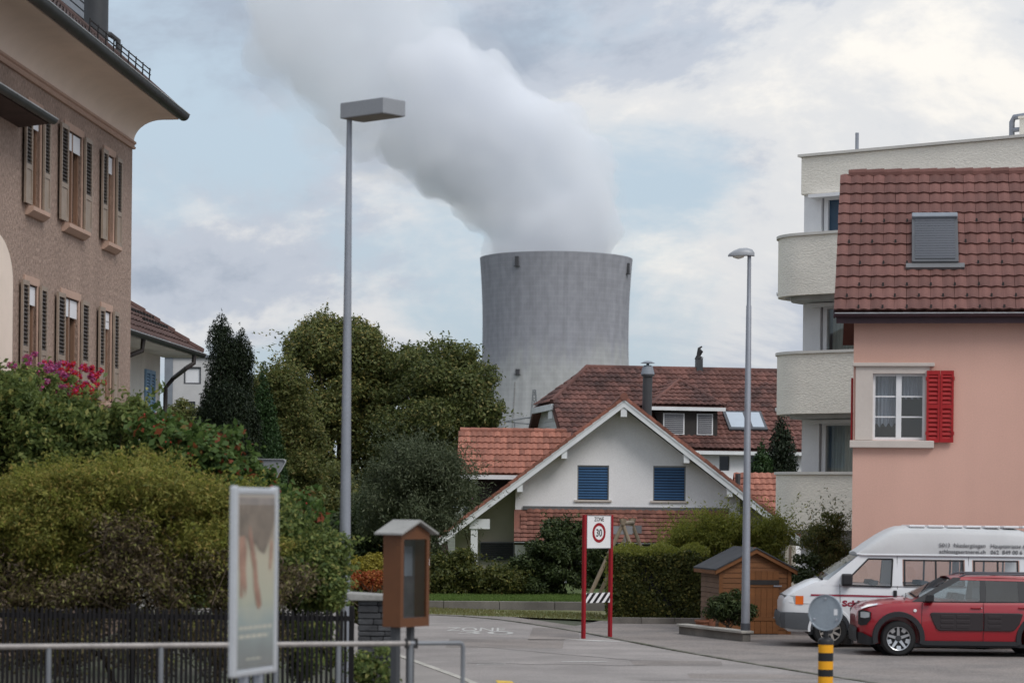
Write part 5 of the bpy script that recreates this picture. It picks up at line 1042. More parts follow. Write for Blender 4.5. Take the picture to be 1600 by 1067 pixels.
# ------------------------------------------------------------------ vehicles (x runs from nose to tail, near side is -y)
def cut(o, cutters):
    keep_parent = o.parent; o.parent = None; bpy.context.view_layer.update()
    bm = bmesh.new(); bm.from_mesh(o.data); bmesh.ops.triangulate(bm, faces=bm.faces); bm.to_mesh(o.data); bm.free()
    for c in cutters:
        b = o.modifiers.new('b', 'BOOLEAN'); b.operation = 'DIFFERENCE'; b.object = c; b.solver = 'EXACT'
    me = bpy.data.meshes.new_from_object(o.evaluated_get(bpy.context.evaluated_depsgraph_get())); o.modifiers.clear(); o.data = me; o.parent = keep_parent
    for c in cutters: bpy.data.objects.remove(c)
def arch_cut(x, z, r, w): return MB().tube([(x, -w, z), (x, -w + .42, z)], r, 28).build('cut', 'tyre'), MB().tube([(x, w - .42, z), (x, w, z)], r, 28).build('cut', 'tyre')
def wheel(parent, x, y, r, out, rim_r, spokes, rim_mat='alloy', wid=.2):
    t = MB(); o = out; mrot = Matrix.Translation((x, y, r)) @ Matrix.Rotation(R(90) * o, 4, 'X')
    w = t.lathe([(rim_r, -wid / 2), (r - .03, -wid / 2), (r - .006, -wid / 2 + .03), (r, -wid / 4), (r, wid / 4), (r - .006, wid / 2 - .03), (r - .03, wid / 2), (rim_r + .015, wid / 2 + .004), (rim_r, wid / 2 - .01)], (0, 0, 0), 36, mrot, False).build('wheel', 'tyre', parent, True)
    MB().lathe([(rim_r * .98, wid / 2 - .06), (rim_r * .3, wid / 2 - .075), (.02, wid / 2 - .075)], (0, 0, 0), 30, mrot).build('wheel_disc', 'plastic_black', w, True)
    ring = MB(); n = 36; ring.loft([[mrot @ Vector((q * math.cos(2 * math.pi * k / n), q * math.sin(2 * math.pi * k / n), z)) for q, z in ((rim_r * .93, wid / 2 - .05), (rim_r * .95, wid / 2), (rim_r * 1.0, wid / 2 + .006))] for k in range(n + 1)]); 
    for k in range(spokes):
        m = mrot @ Matrix.Rotation(2 * math.pi * k / spokes + .35, 4, 'Z')
        ring.add([m @ Vector(p) for p in ((.03, -.028, wid / 2 - .03), (.03, .028, wid / 2 - .03), (rim_r * .95, .02, wid / 2 - .005), (rim_r * .95, -.02, wid / 2 - .005), (.03, -.028, wid / 2 - .06), (.03, .028, wid / 2 - .06), (rim_r * .95, .02, wid / 2 - .04), (rim_r * .95, -.02, wid / 2 - .04))], [(0, 1, 2, 3), (0, 3, 7, 4), (1, 5, 6, 2), (4, 7, 6, 5), (3, 2, 6, 7), (0, 4, 5, 1)])
        if spokes == 5:
            m2 = m @ Matrix.Rotation(math.pi / 5, 4, 'Z'); ring.add([m2 @ Vector(p) for p in ((rim_r * .62, -.035, wid / 2 - .02), (rim_r * .62, .035, wid / 2 - .02), (rim_r * .93, .045, wid / 2 - .008), (rim_r * .93, -.045, wid / 2 - .008))], [(0, 1, 2, 3)])
    ring.build('rim', rim_mat, w, True); MB().lathe([(.055, wid / 2 - .02), (.05, wid / 2 - .008), (.01, wid / 2 - .006)], (0, 0, 0), 14, mrot).build('hub_cap', 'plastic_dark', w, True)
    return w
def sides(fn):
    for s in (-1, 1): fn(s)
def strip(pts, s, t=.012): return MB().prism([(x, s * y, z) for x, y, z in pts], (0, -s * t, 0))

cg = G(1405, 1025.5); car = thing('red_car', (cg.x - .84, cg.y + .86, .012), 'red hatchback with black side panels parked before the van', 'car', R(-1.0))
st = [0, .04, .14, .30, .6, 1.0, 1.4, 2.0, 2.7, 3.2, 3.7, 4.0, 4.12, 4.16]
wd = [.50, .62, .72, .79, .845, .865, .87, .87, .87, .87, .855, .80, .72, .60]
sh_ = [.74, .80, .85, .89, .94, .975, .985, .985, .99, 1.0, 1.01, 1.0, .97, .9]
tpz = [.76, .83, .89, .945, 1.005, 1.04, 1.04, 1.03, 1.03, 1.04, 1.04, 1.03, .98, .9]
sl = [.32, .26, .22, .21, .21, .21, .21, .21, .21, .21, .22, .25, .3, .36]
secs = []
for x, w, s, t_, b in zip(st, wd, sh_, tpz, sl):
    half = [(0, b), (w * .88, b), (w * .965, b + .07), (w * .985, b + .2), (w, .56), (w * .995, .72), (w * .975, s - .07), (w * .93, s), (w * .8, s + (t_ - s) * .55), (w * .45, t_ - .005), (0, t_)]
    secs.append([(x, -y, z) for y, z in half] + [(x, y, z) for y, z in half[-2:0:-1]])
body = MB().loft(secs, True, True).build('body', 'car_red', car, 'all'); RW, RX = .318, (.84, 3.435)
cut(body, [c for x in RX for c in arch_cut(x, .33, .40, .95)]); body.data.polygons.foreach_set('use_smooth', [True] * len(body.data.polygons)); body.data.set_sharp_from_angle(angle=R(35))
for x in RX:
    for s in (-1, 1):
        wheel(car, x, s * (.75), RW, s * -1 * -1 if False else (1 if s < 0 else -1), .215, 5)
        n = 22; ys_ = .868
        MB().loft([[(x + r * math.cos(a), s * (ys_ + o_), .33 + r * math.sin(a)) for r, o_ in ((.385, -.05), (.385, .012), (.47, .012), (.48, -.03))] for a in [R(-14 + 208 * k / n) for k in range(n + 1)]]).build('arch_trim', 'plastic_black', car, True)
        MB().lathe([(.39, -.02), (.02, -.021)], (x, s * .5, .33), 20, Matrix.Rotation(R(90), 4, 'X')).build('arch_liner', 'room_dark', car)
MB().box(.55, 3.7, -.8, .8, .17, .23).build('floor', 'plastic_black', car)
def car_side(s):
    MB().box(1.25, 3.0, s * .855 - .02, s * .855 + .02, .205, .285).build('sill', 'plastic_black', car)
    pts = [(1.40, .78), (1.44, .80), (3.02, .80), (3.08, .785), (3.02, .60), (2.93, .49), (2.86, .47), (1.58, .47), (1.52, .50), (1.44, .66)]
    for k, (lo, hi) in enumerate(((1.38, 2.362), (2.378, 3.1))):
        pp = [(min(max(x, lo), hi), z) for x, z in pts]; MB().prism([(x, s * .862, z) for x, z in pp], (0, s * .026, 0)).build('bump_panel', 'bump_black', car, bevel=.012)
        for zc_ in (.725, .635, .545):
            x = max(lo, 1.52) + .07
            while x + .26 < min(hi, 2.98): MB().box(x, x + .24, s * .888 - .006, s * .888 + .006, zc_ - .03, zc_ + .03).build('bump_pod', 'bump_black', car, bevel=.005); x += .29
    # glasshouse: pillars, glass, roof edge
    yb, yt = .80, .60; P = lambda x, z: (x, s * (yb + (yt - yb) * (z - .985) / (1.43 - .985)), z)
    def poly(nm, pts_, mat, o_=.0, t=.02): MB().prism([(x, y + s * o_, z) for x, y, z in (P(a, b) for a, b in pts_)], (0, -s * t, 0)).build(nm, mat, car)
    poly('a_pillar', [(1.08, .985), (1.30, .985), (1.44, 1.10), (1.97, 1.385), (2.0, 1.43), (1.86, 1.43)], 'plastic_black')
    poly('roof_frame', [(1.97, 1.385), (3.95, 1.36), (3.85, 1.43), (2.0, 1.43)], 'car_red')
    poly('b_pillar', [(2.31, .985), (2.43, .985), (2.44, 1.38), (2.34, 1.382)], 'plastic_black', .001)
    poly('c_pillar', [(3.02, .985), (3.98, .985), (3.95, 1.36), (3.02, 1.37)], 'plastic_black', .001)
    poly('window', [(1.30, .99), (2.31, .99), (2.34, 1.383), (1.97, 1.385), (1.44, 1.10)], 'glass', -.008, .006); poly('window', [(2.43, .99), (3.02, .99), (3.02, 1.37), (2.44, 1.38)], 'glass_tint', -.008, .006)
    MB().tube([(1.28, s * .808, .987), (4.0, s * .808, .997)], .012, 6).build('belt_trim', 'plastic_black', car)
    rr_ = MB().tube([(1.98, s * .565, 1.44), (2.1, s * .57, 1.492), (3.6, s * .57, 1.495), (3.75, s * .565, 1.44)], .018, 8).build('roof_rail', 'galva_dark', car, True)
    hd_ = MB().box(2.14, 2.33, s * .862, s * .885, .875, .905).build('door_handle', 'car_red', car, bevel=.008); MB().box(2.32, 2.335, s * .864, s * .888, .878, .9).build('handle_cap', 'chrome', hd_)
    MB().box(3.0, 3.19, s * .862, s * .885, .885, .915).build('door_handle', 'car_red', car, bevel=.008)
    mi = MB().loft([[(1.34 + a, s * (.80 + b), .985 + c) for a, b, c in ((0, 0, 0), (.12, .02, 0), (.12, .02, .03), (0, 0, .03))], [(1.30 + a, s * (.90 + b), 1.0 + c) for a, b, c in ((0, 0, 0), (.15, 0, 0), (.15, 0, .12), (.02, 0, .12))], [(1.31 + a, s * (1.0 + b), 1.01 + c) for a, b, c in ((0, 0, 0), (.14, 0, 0), (.14, 0, .11), (.04, 0, .11))]], True, True).build('mirror', 'plastic_black', car, True)
    # seams
    for x0, z0, x1, z1 in ((1.24, .3, 1.26, .97), (2.37, .28, 2.37, .98)): MB().tube([(x0, s * .8665, z0), (x1 * .5 + x0 * .5, s * .872, .6), (x1, s * .855, z1)], .004, 4).build('door_seam', 'plastic_black', car)
    # lights
    MB().loft([[(.02, s * .60, .81), (.02, s * .60, .56)], [(.10, s * .705, .83), (.10, s * .705, .54)], [(.22, s * .775, .815), (.22, s * .775, .56)], [(.33, s * .812, .79), (.33, s * .812, .66)]]).build('headlight_panel', 'plastic_black', car, True)
    MB().loft([[(.07, s * .685, .79), (.07, s * .69, .69)], [(.17, s * .758, .795), (.17, s * .758, .68)], [(.29, s * .808, .78), (.29, s * .808, .70)]]).build('headlight', 'lamp_glass', car, True)
    MB().loft([[(.10, s * .66, .868), (.08, s * .69, .845)], [(.24, s * .705, .922), (.24, s * .752, .885)], [(.46, s * .76, .95), (.46, s * .79, .928)]]).build('daylight_lamp', 'chrome', car, True)
    MB().lathe([(.03, 0), (.03, .006), (.02, .008)], (1.13, s * .868, .83), 12, Matrix.Rotation(R(90 * (1 if s < 0 else -1)), 4, 'X')).build('badge', 'paint_white', car)
sides(car_side)
MB().loft([[(-.012, -.6, .50), (-.03, -.6, .44), (-.012, -.6, .24)], [(-.03, -.2, .52), (-.05, -.2, .44), (-.03, -.2, .24)], [(-.03, .2, .52), (-.05, .2, .44), (-.03, .2, .24)], [(-.012, .6, .50), (-.03, .6, .44), (-.012, .6, .24)]]).build('bumper', 'plastic_black', car, True)
for s in (-1, 1): MB().loft([[(-.0, s * .58, .42), (-.0, s * .58, .22)], [(.10, s * .735, .42), (.1, s * .735, .21)], [(.28, s * .81, .36), (.28, s * .80, .20)], [(.42, s * .85, .30), (.42, s * .84, .2)]]).build('bumper_corner', 'plastic_black', car, True)
rsec = []
for x, w, z in ((1.80, .56, 1.425), (2.0, .585, 1.45), (2.6, .60, 1.475), (3.3, .595, 1.465), (3.8, .57, 1.43), (3.95, .55, 1.40)): rsec.append([(x, -w - .02, z - .045), (x, -w, z - .01), (x, -w * .5, z + .012), (x, 0, z + .018), (x, w * .5, z + .012), (x, w, z - .01), (x, w + .02, z - .045)])
MB().loft(rsec).build('roof', 'car_red', car, True); MB().quad((1.08, -.72, 1.03), (1.08, .72, 1.03), (1.84, .57, 1.425), (1.84, -.57, 1.425)).build('windscreen', 'glass', car)
MB().quad((3.95, -.55, 1.38), (3.95, .55, 1.38), (4.1, .66, 1.0), (4.1, -.66, 1.0)).build('rear_window', 'glass_tint', car)
for sx in (1.75, 2.75):
    for sy in (-.36, .36): MB().loft([[(sx + a, sy + b, z) for a, b in ((0, -.22), (.14, -.22), (.14, .22), (0, .22))] for sx, z in ((sx, .5), (sx + .1, .9), (sx + .2, 1.12))], True, True).build('seat', 'seat', car, True)
MB().tube([(.95, -.75, 1.02), (1.0, -.6, 1.08), (1.02, -.45, 1.13)], .008, 5).build('wiper', 'plastic_black', car)

for ch_ in car.children:                     # a shorter nose
    if ch_.name.startswith('wheel'): continue
    for v in ch_.data.vertices:
        if v.co.x < .36: v.co.x = .12 + v.co.x * .6667
vg_ = G(1288, 1012); van = thing('white_van', (vg_.x - .76, vg_.y + .9, .012), 'white high roofed minibus with red stripe and nursery lettering', 'van', R(-2.0))
st = [0, .03, .10, .25, .55, .78, 1.2, 1.7, 2.4, 3.3, 4.2, 4.65, 4.75, 4.79]
wd = [.70, .78, .83, .87, .90, .915, .92, .92, .92, .92, .92, .91, .89, .85]
tz_ = [.86, .93, 1.0, 1.10, 1.25, 1.31, 1.20, 1.20, 1.20, 1.20, 1.20, 1.20, 1.20, 1.19]
secs = []
for x, w, t_ in zip(st, wd, tz_):
    b = .30 if x > .05 else .36; half = [(0, b), (w * .93, b), (w * .985, b + .1), (w, .62), (w, .85), (w * .985, t_ - .10), (w * .955, t_ - .02), (w * .8, t_), (0, t_ + (.02 if x < .9 else 0))]
    secs.append([(x, -y, z) for y, z in half] + [(x, y, z) for y, z in half[-2:0:-1]])
vb = MB().loft(secs, True, True).build('body', 'van_white', van, 'all'); VX = (.9, 3.82); cut(vb, [c for x in VX for c in arch_cut(x, .34, .39, 1.0)])
vb.data.polygons.foreach_set('use_smooth', [True] * len(vb.data.polygons)); vb.data.set_sharp_from_angle(angle=R(30))
for x in VX:
    for s in (-1, 1):
        wheel(van, x, s * .79, .322, 1 if s < 0 else -1, .205, 8, 'steel_wheel'); n = 20
        MB().loft([[(x + r * math.cos(a), s * o_, .34 + r * math.sin(a)) for r, o_ in ((.385, .87), (.385, .932), (.43, .932), (.44, .91))] for a in [R(-5 + 190 * k / n) for k in range(n + 1)]]).build('arch_trim', 'van_white', van, True)
MB().box(.5, 4.5, -.8, .8, .24, .32).build('floor', 'plastic_black', van)
yv = lambda z: .905 + (.80 - .905) * (z - 1.18) / .62
def van_side(s):
    def poly(nm, pts, mat, o_=0., t=.03): return MB().prism([(x, s * (yv(z) + o_), z) for x, z in pts], (0, -s * t, 0)).build(nm, mat, van)
    poly('a_pillar', [(.72, 1.19), (1.10, 1.19), (1.14, 1.25), (1.62, 1.70), (1.62, 1.79), (1.46, 1.79)], 'van_white'); poly('b_pillar', [(2.05, 1.19), (2.27, 1.19), (2.27, 1.79), (2.09, 1.79)], 'van_white')
    poly('c_pillar', [(3.46, 1.19), (3.60, 1.19), (3.60, 1.79), (3.46, 1.79)], 'van_white'); poly('d_pillar', [(4.5, 1.19), (4.76, 1.19), (4.70, 1.79), (4.5, 1.79)], 'van_white')
    for a, b in ((1.62, 2.09), (2.27, 3.46), (3.60, 4.5)): poly('header', [(a, 1.705), (b, 1.705), (b, 1.79), (a, 1.79)], 'van_white')
    w1 = [(1.12, 1.20), (2.05, 1.18), (2.085, 1.705), (1.62, 1.705)]; poly('window', w1, 'glass_clear', -.012, .006)
    for a, b in ((2.29, 3.44), (3.62, 4.48)):
        wq = poly('window', [(a, 1.19), (b, 1.19), (b, 1.70), (a, 1.70)], 'glass_clear', -.012, .006)
        fr_ = MB(); 
        for x0, x1, z0, z1 in ((a, a + .035, 1.19, 1.70), (b - .035, b, 1.19, 1.70), (a, b, 1.19, 1.22), (a, b, 1.67, 1.70), (a + (b - a) * .52, a + (b - a) * .52 + .035, 1.19, 1.70)): fr_.prism([(x, s * (yv(z) + .006), z) for x, z in ((x0, z0), (x1, z0), (x1, z1), (x0, z1))], (0, -s * .02, 0))
        o = fr_.build('seal', 'plastic_black', wq)
    for k in range(4):
        p, q = w1[k], w1[(k + 1) % 4]; MB().tube([(p[0], s * (yv(p[1]) + .003), p[1]), (q[0], s * (yv(q[1]) + .003), q[1])], .016, 6).build('seal', 'plastic_black', van)
    stz = MB().prism([(.52, s * .9, .99), (.52, s * .9, 1.02), (1.1, s * .918, 1.02), (2.38, s * .918, 1.005), (2.38, s * .918, .975), (1.1, s * .918, .985)], (0, s * .006, 0)).build('stripe', 'van_stripe', van)
    if s < 0:
        text('Schlossgärtnerei', .15, 'van_stripe', van, axes((1.12, -.9235, .80), (1, 0, 0), (0, 0, 1)), bold=.007, fit=1.35, ext=.003)
    MB().box(2.09, 2.16, s * .925 - .01, s * .925 + .01, .94, 1.11).build('door_handle', 'plastic_black', van, bevel=.008)
    for x0, z0, x1, z1 in ((1.09, .55, 1.07, 1.22), (2.17, .36, 2.17, 1.78), (3.53, .36, 3.53, 1.78)): MB().tube([(x0, s * .922, z0), ((x0 + x1) / 2, s * .922, .9), (x1, s * (yv(max(z1, 1.18)) + .004), z1)], .005, 4).build('door_seam', 'van_grey', van)
    MB().tube([(.12, s * .84, .86), (.4, s * .893, .845), (.9, s * .921, .84), (4.7, s * .921, .84)], .007, 4).build('body_crease', 'van_white', van)
    MB().box(1.10, 1.3, s * .98 - .1, s * .98 + .1, 1.20, 1.42).build('mirror', 'plastic_black', van, bevel=.03); MB().box(1.14, 1.22, s * .93 - .04, s * .93 + .04, 1.22, 1.27).build('mirror_arm', 'plastic_black', van)
    MB().loft([[(.085, s * .66, .99), (.085, s * .68, .84)], [(.10, s * .79, .99), (.1, s * .80, .84)], [(.23, s * .866, .985), (.23, s * .872, .835)]]).build('headlight', 'lamp_glass', van, True)
    MB().loft([[(.23, s * .872, .985), (.23, s * .876, .82)], [(.31, s * .885, .985), (.31, s * .89, .82)], [(.38, s * .893, .985), (.38, s * .897, .82)]]).build('indicator', 'orange_lens', van, True)
    MB().loft([[(-.04, s * .70, .66), (-.06, s * .70, .55), (-.02, s * .70, .36)], [(.04, s * .86, .67), (.03, s * .875, .55), (.05, s * .86, .36)], [(.2, s * .91, .67), (.2, s * .925, .55), (.2, s * .91, .34)], [(.50, s * .92, .66), (.5, s * .93, .55), (.5, s * .915, .33)]]).build('bumper_corner', 'van_grey', van, True)
sides(van_side)
MB().loft([[(-.04, y, .66), (-.065, y, .55), (-.02, y, .36)] for y in (-.70, -.3, .3, .70)]).build('bumper', 'van_grey', van, True)
for i in range(5): MB().box(.055 - i * .004, .10, -.64, .64, .845 + i * .03, .863 + i * .03).build('grille_bar', 'van_grey', van)
MB().box(.03, .06, -.6, .6, .75, .775).build('nose_stripe', 'van_stripe', van)
MB().quad((.74, -.82, 1.315), (.74, .82, 1.315), (1.46, .735, 1.79), (1.46, -.735, 1.79)).build('windscreen', 'glass', van)
MB().tube([(.74, -.82, 1.31), (.74, .82, 1.31)], .02, 6).build('screen_seal', 'plastic_black', van); MB().tube([(.68, -.7, 1.34), (.74, -.4, 1.36), (.8, -.1, 1.4)], .01, 5).build('wiper', 'plastic_black', van)
rs = []
for x, w0, w1, z in ((1.42, .81, .70, 1.82), (1.62, .815, .70, 1.98), (1.90, .82, .70, 2.17), (2.08, .82, .70, 2.27), (2.2, .82, .695, 2.315), (2.4, .82, .69, 2.33), (3.4, .82, .69, 2.33), (4.5, .82, .69, 2.30), (4.72, .815, .68, 2.24), (4.78, .80, .66, 2.0)):
    k = (z - 1.78) / .55; rs.append([(x, -w0, 1.775), (x, -w0 - .004, 1.80), (x, -(w0 + (w1 - w0) * k * .75), 1.8 + (z - 1.8) * .72), (x, -w1, z - .06 * k), (x, -w1 * .85, z - .008), (x, 0, z + .02), (x, w1 * .85, z - .008), (x, w1, z - .06 * k), (x, w0 + (w1 - w0) * k * .75, 1.8 + (z - 1.8) * .72), (x, w0 + .004, 1.80), (x, w0, 1.775)])
vr = MB().loft(rs, True, True).build('high_roof', 'van_roof', van, 'all'); vr.data.set_sharp_from_angle(angle=R(50))
MB().tube([(1.40, -.80, 1.80), (1.5, -.835, 1.785), (4.75, -.835, 1.785)], .018, 6).build('rain_gutter', 'van_white', van)
for i in range(7): MB().box(2.42 + i * .36, 2.72 + i * .36, -.64, .64, 2.318, 2.362).build('roof_rib', 'van_white', vr, bevel=.015)
tl = Vector((0, (.82 - .71), .40)).normalized(); tm = lambda x, z: axes((x, -.822 + (z - 1.8) * .19 - .01, z), (1, 0, 0), (0, .185, .98))
for x, z, tx_ in ((2.97, 1.95, '5013  Niedergösgen'), (2.97, 1.83, 'schlossgaertnerei.ch'), (3.95, 1.945, 'Hauptstrasse 6'), (3.95, 1.825, '062  849 00 6')): text(tx_, .108, 'van_letter', vr, tm(x, z), fit=.88 if x < 3.5 else (.66 if tx_[0] == 'H' else .60), ext=.004)
for sx in (1.55, 2.5, 3.4):
    for sy in (-.45, .4): MB().loft([[(x + a, sy + b, z) for a, b in ((0, -.24), (.13, -.24), (.13, .24), (0, .24))] for x, z in ((sx, .6), (sx + .08, 1.0), (sx + .16, 1.28))], True, True).build('seat', 'seat', van, True)
bk2 = W(1325, 1003, 47.5); o = MB().lathe([(.12, 0), (.15, .28), (.16, .28), (.16, .3), (.14, .3)], (0, 0, 0), 18).build('bucket', 'paint_white', None, True); o.location = (bk2.x, 47.6, .012); tag(o, 'small white bucket on the ground behind the red car', 'bucket')
# ------------------------------------------------------------------ trees and shrubs
def at(px, py, Y): return W(px, py, Y)
def blob(px, py, Y, wpx, hpx, dep, k, cr, seed, **kw):      # clumps filling an ellipsoid given by its outline
    c = W(px, py, Y); s = F / Y; return crown((c.x, c.y, c.z), (wpx / 2 / s, dep, hpx / 2 / s), k, cr, seed, **kw)
cl = blob(530, 640, 105, 250, 300, 3.2, 80, .85, 1, jit=.3) + blob(490, 545, 105, 110, 110, 2, 14, .7, 91) + blob(560, 540, 105, 90, 90, 2, 9, .6, 94) + blob(470, 740, 104, 160, 160, 2, 22, .8, 95) + blob(590, 760, 104, 180, 140, 2, 22, .8, 96)
p = at(530, 800, 105); plant('chestnut_tree', (p.x, 105, 0), cl, 130000, .15, 'leaf_chestnut', 'broad rounded tree with yellowing leaf tips behind the tall lamp', 'tree', 1, .3, shell=.62, k=26, part='crown', stem='trunk', sprays=900, slen=1.0)
cl = blob(690, 655, 102, 195, 255, 2.8, 66, .75, 2, jit=.3) + blob(635, 590, 104, 110, 100, 2, 14, .65, 92) + blob(745, 640, 102, 70, 90, 1.5, 9, .5, 97) + blob(680, 760, 101, 190, 120, 2, 22, .7, 98)
p = at(690, 800, 102); plant('chestnut_tree', (p.x, 102, 0), cl, 105000, .145, 'leaf_chestnut_dark', 'dark broad tree reaching the cooling tower edge', 'tree', 2, .28, shell=.62, k=24, part='crown', stem='trunk', sprays=700, slen=.9)
cl = blob(452, 720, 74, 110, 300, 1.2, 40, .5, 3) + blob(430, 610, 74, 70, 100, .8, 9, .4, 93)
p = at(452, 850, 74); plant('hazel_tree', (p.x, 74, 0), cl, 22000, .11, 'leaf_hazel', 'slender light green tree between conifers and tall lamp', 'tree', 3, .1, shell=.45, part='crown', stem='trunk', sprays=600, slen=.7)
# conifers
def spire(px, top, bot, Y, wpx, seed, taper=1.0):
    out = []; g_ = random.Random(seed); s = F / Y; n = 26
    for i in range(n):
        t_ = i / (n - 1); py = bot + (top - bot) * t_; c = W(px, py, Y); r = wpx / 2 / s * min(1, (1 - t_) * taper + .10)
        for k in range(4 if r > .25 else 2):
            a = g_.uniform(0, 6.28); rr = r * .62; out.append((c.x + math.cos(a) * (r - rr * .8), c.y + math.sin(a) * (r - rr * .8), c.z, rr, rr, rr * 1.5))
    return out
cl = spire(345, 484, 790, 62, 46, 4, 6) + spire(375, 506, 790, 62.4, 42, 5, 6) + spire(358, 590, 790, 61.6, 66, 15, 4) + spire(390, 610, 790, 62.2, 36, 6, 3.2) + spire(324, 590, 790, 61.8, 38, 8, 3.2) + spire(303, 640, 770, 61.6, 30, 7, 2.6)
p = at(352, 850, 62); plant('yew_conifer', (p.x, 62, 0), cl, 170000, .075, 'leaf_conifer', 'tall very dark columnar conifer with several tips', 'tree', 4, .16, aspect=.3, shell=.55, updir=np.array([0, 0, 1.0]), part='crown', stem='trunk')
cl = spire(412, 568, 800, 65, 74, 9, 1.15); p = at(412, 850, 65); plant('thuja_conifer', (p.x, 65, 0), cl, 60000, .08, 'leaf_thuja', 'fresh green cone shaped conifer beside the dark one', 'tree', 9, .1, aspect=.3, shell=.6, updir=np.array([0, 0, 1.0]), part='crown', stem='trunk')
cl = spire(1222, 640, 760, 90, 46, 10, 1.8); p = at(1222, 800, 90); plant('garden_conifer', (p.x, 90, 0), cl, 7000, .12, 'leaf_conifer', 'dark conifer touching the apartment balcony edge', 'tree', 10, .1, aspect=.35, updir=np.array([0, 0, 1.0]), part='crown', stem='trunk')
cl = spire(1190, 684, 760, 89, 34, 11, 1.5); p = at(1190, 800, 89); plant('garden_conifer', (p.x, 89, 0), cl, 4500, .12, 'leaf_thuja', 'shorter green conifer between lamp pole and apartment block', 'tree', 11, .08, aspect=.35, updir=np.array([0, 0, 1.0]), part='crown', stem='trunk')
# middle distance shrubs
cl = blob(650, 790, 70, 190, 210, 1.6, 60, .5, 12); p = at(650, 900, 70); plant('willow_shrub', (p.x, 70, .15), cl, 34000, .11, 'leaf_olive', 'tall grey green willowy shrub left of the gable house', 'shrub', 12, .06, aspect=.25, updir=np.array([0, 0, .8]), shell=.4, sprays=1100, slen=.9, droop=.1)
cl = blob(575, 860, 72, 220, 180, 1.6, 60, .5, 13, lo=-1); p = at(575, 930, 72); plant('laurel_shrub', (p.x, 72, .0), cl, 30000, .12, 'leaf_laurel', 'dark green shrub behind the tall lamp and the pillar', 'shrub', 13, .06)
cl = blob(500, 840, 78, 190, 260, 1.6, 60, .55, 14, lo=-1); p = at(500, 930, 78); plant('hazel_shrub', (p.x, 78, 0), cl, 30000, .13, 'leaf_hazel', 'loose green shrub below the slender tree', 'shrub', 14, .06)
for px, py, Y, w, h, dp, mt, nl, sd, lab in ((708, 900, 66.5, 120, 95, .7, 'leaf_hedge', 9000, 15, 'low olive green shrub at the carport post'), (772, 912, 66.5, 100, 62, .6, 'leaf_hedge', 7000, 16, 'low spreading shrub below the carport blind'),
    (824, 905, 67, 110, 85, .7, 'leaf_laurel', 9000, 17, 'rounded shrub below the pent roof corner'), (882, 875, 67, 110, 140, .8, 'leaf_laurel', 15000, 18, 'tall dark laurel left of the zone sign'), (940, 885, 74, 70, 110, .7, 'leaf_laurel', 7000, 19, 'dark laurel behind the zone sign posts')):
    cl = blob(px, py, Y, w, h, dp, 46, .26, sd, lo=-1); p = at(px, py, Y); plant('garden_shrub', (p.x, Y, .17), cl, int(nl * 1.5), .09, mt, lab, 'shrub', sd, .03, sprays=160, slen=.4)
# clipped hedge with young growth
h0, h1 = W(957, 970, 57), W(1108, 970, 57); g = np.random.default_rng(40); n = 26000; z1 = W(1030, 868, 57).z
hd = thing('clipped_hedge', (h0.x, 57, 0), 'clipped green hedge with yellow green new growth by the shed', 'hedge'); wx, dy, hz = h1.x - h0.x, 1.5, z1
u = g.random((n, 3)); face = g.integers(0, 4, n); P = np.zeros((n, 3)); N = np.zeros((n, 3)); dd = g.random(n) ** 2 * .22
for f_, (ax, val, nor) in enumerate(((1, 0, (0, -1, 0)), (0, 0, (-1, 0, 0)), (2, 1, (0, 0, 1)), (1, 0, (0, -1, 0)))):
    m = face == f_; q = u[m] * np.array([wx, dy, hz]); q[:, ax] = val * (wx, dy, hz)[ax] - np.array(nor)[ax] * dd[m]; P[m] = q; N[m] = nor
bulge = .07 * np.sin(P[:, 0] * 3.1 + P[:, 2] * 2) + .05 * np.sin(P[:, 2] * 5 + P[:, 0] * 7); P += N * bulge[:, None]; P += g.normal(size=P.shape) * .03
quads_obj('foliage', leaves_at(P, N + g.normal(size=N.shape) * .8, .075, g, .55), 'leaf_hedge', hd)
n = 7000; P = g.random((n, 3)) * np.array([wx, dy, .0]); P[:, 2] = hz + g.random(n) ** 2 * (.18 + .14 * np.sin(P[:, 0] * 4) ** 2); left = g.random(n) < .35; P[left, 0] = g.normal(size=left.sum()) * .06; P[left, 2] = g.random(left.sum()) * hz
quads_obj('new_growth', leaves_at(P, g.normal(size=(n, 3)), .075, g, .45, np.array([0, 0, .9])), 'leaf_hedge_young', hd)
MB().box(.12, wx - .1, .14, dy - .1, 0, hz - .12).build('dark_core', 'room_dark', hd)  # plain near-black box filling the hedge behind its leaves
cl = blob(1128, 850, 60, 150, 110, .8, 34, .3, 41) + blob(1195, 850, 60, 90, 110, .7, 22, .28, 42) + blob(1075, 850, 60, 100, 80, .7, 16, .28, 43); p = at(1140, 960, 60)
plant('forsythia', (p.x, 60, 0), cl, 26000, .085, 'leaf_hedge_young', 'loose yellow green bush rising behind hedge and shed', 'shrub', 41, .04, aspect=.35, updir=np.array([0, 0, 1.1]), shell=.3, sprays=700, slen=.7, droop=.05)
cl = blob(1296, 850, 57.5, 80, 100, .6, 26, .24, 44) + blob(1300, 815, 57.5, 40, 50, .3, 6, .15, 45); p = at(1296, 960, 57.5); plant('thin_shrub', (p.x, 57.5, 0), cl, 7000, .075, 'leaf_hazel', 'thin twiggy shrub between apartment block and pink house', 'shrub', 44, .03, shell=.3, aspect=.35, updir=np.array([0, 0, 1.]), sprays=160, slen=.8, droop=.05)
cl = blob(1265, 905, 55.5, 80, 100, .6, 24, .24, 46); p = at(1265, 960, 55.5); plant('dark_shrub', (p.x, 55.5, 0), cl, 8000, .08, 'leaf_laurel', 'dark shrub behind the windscreen of the van', 'shrub', 46, .03)
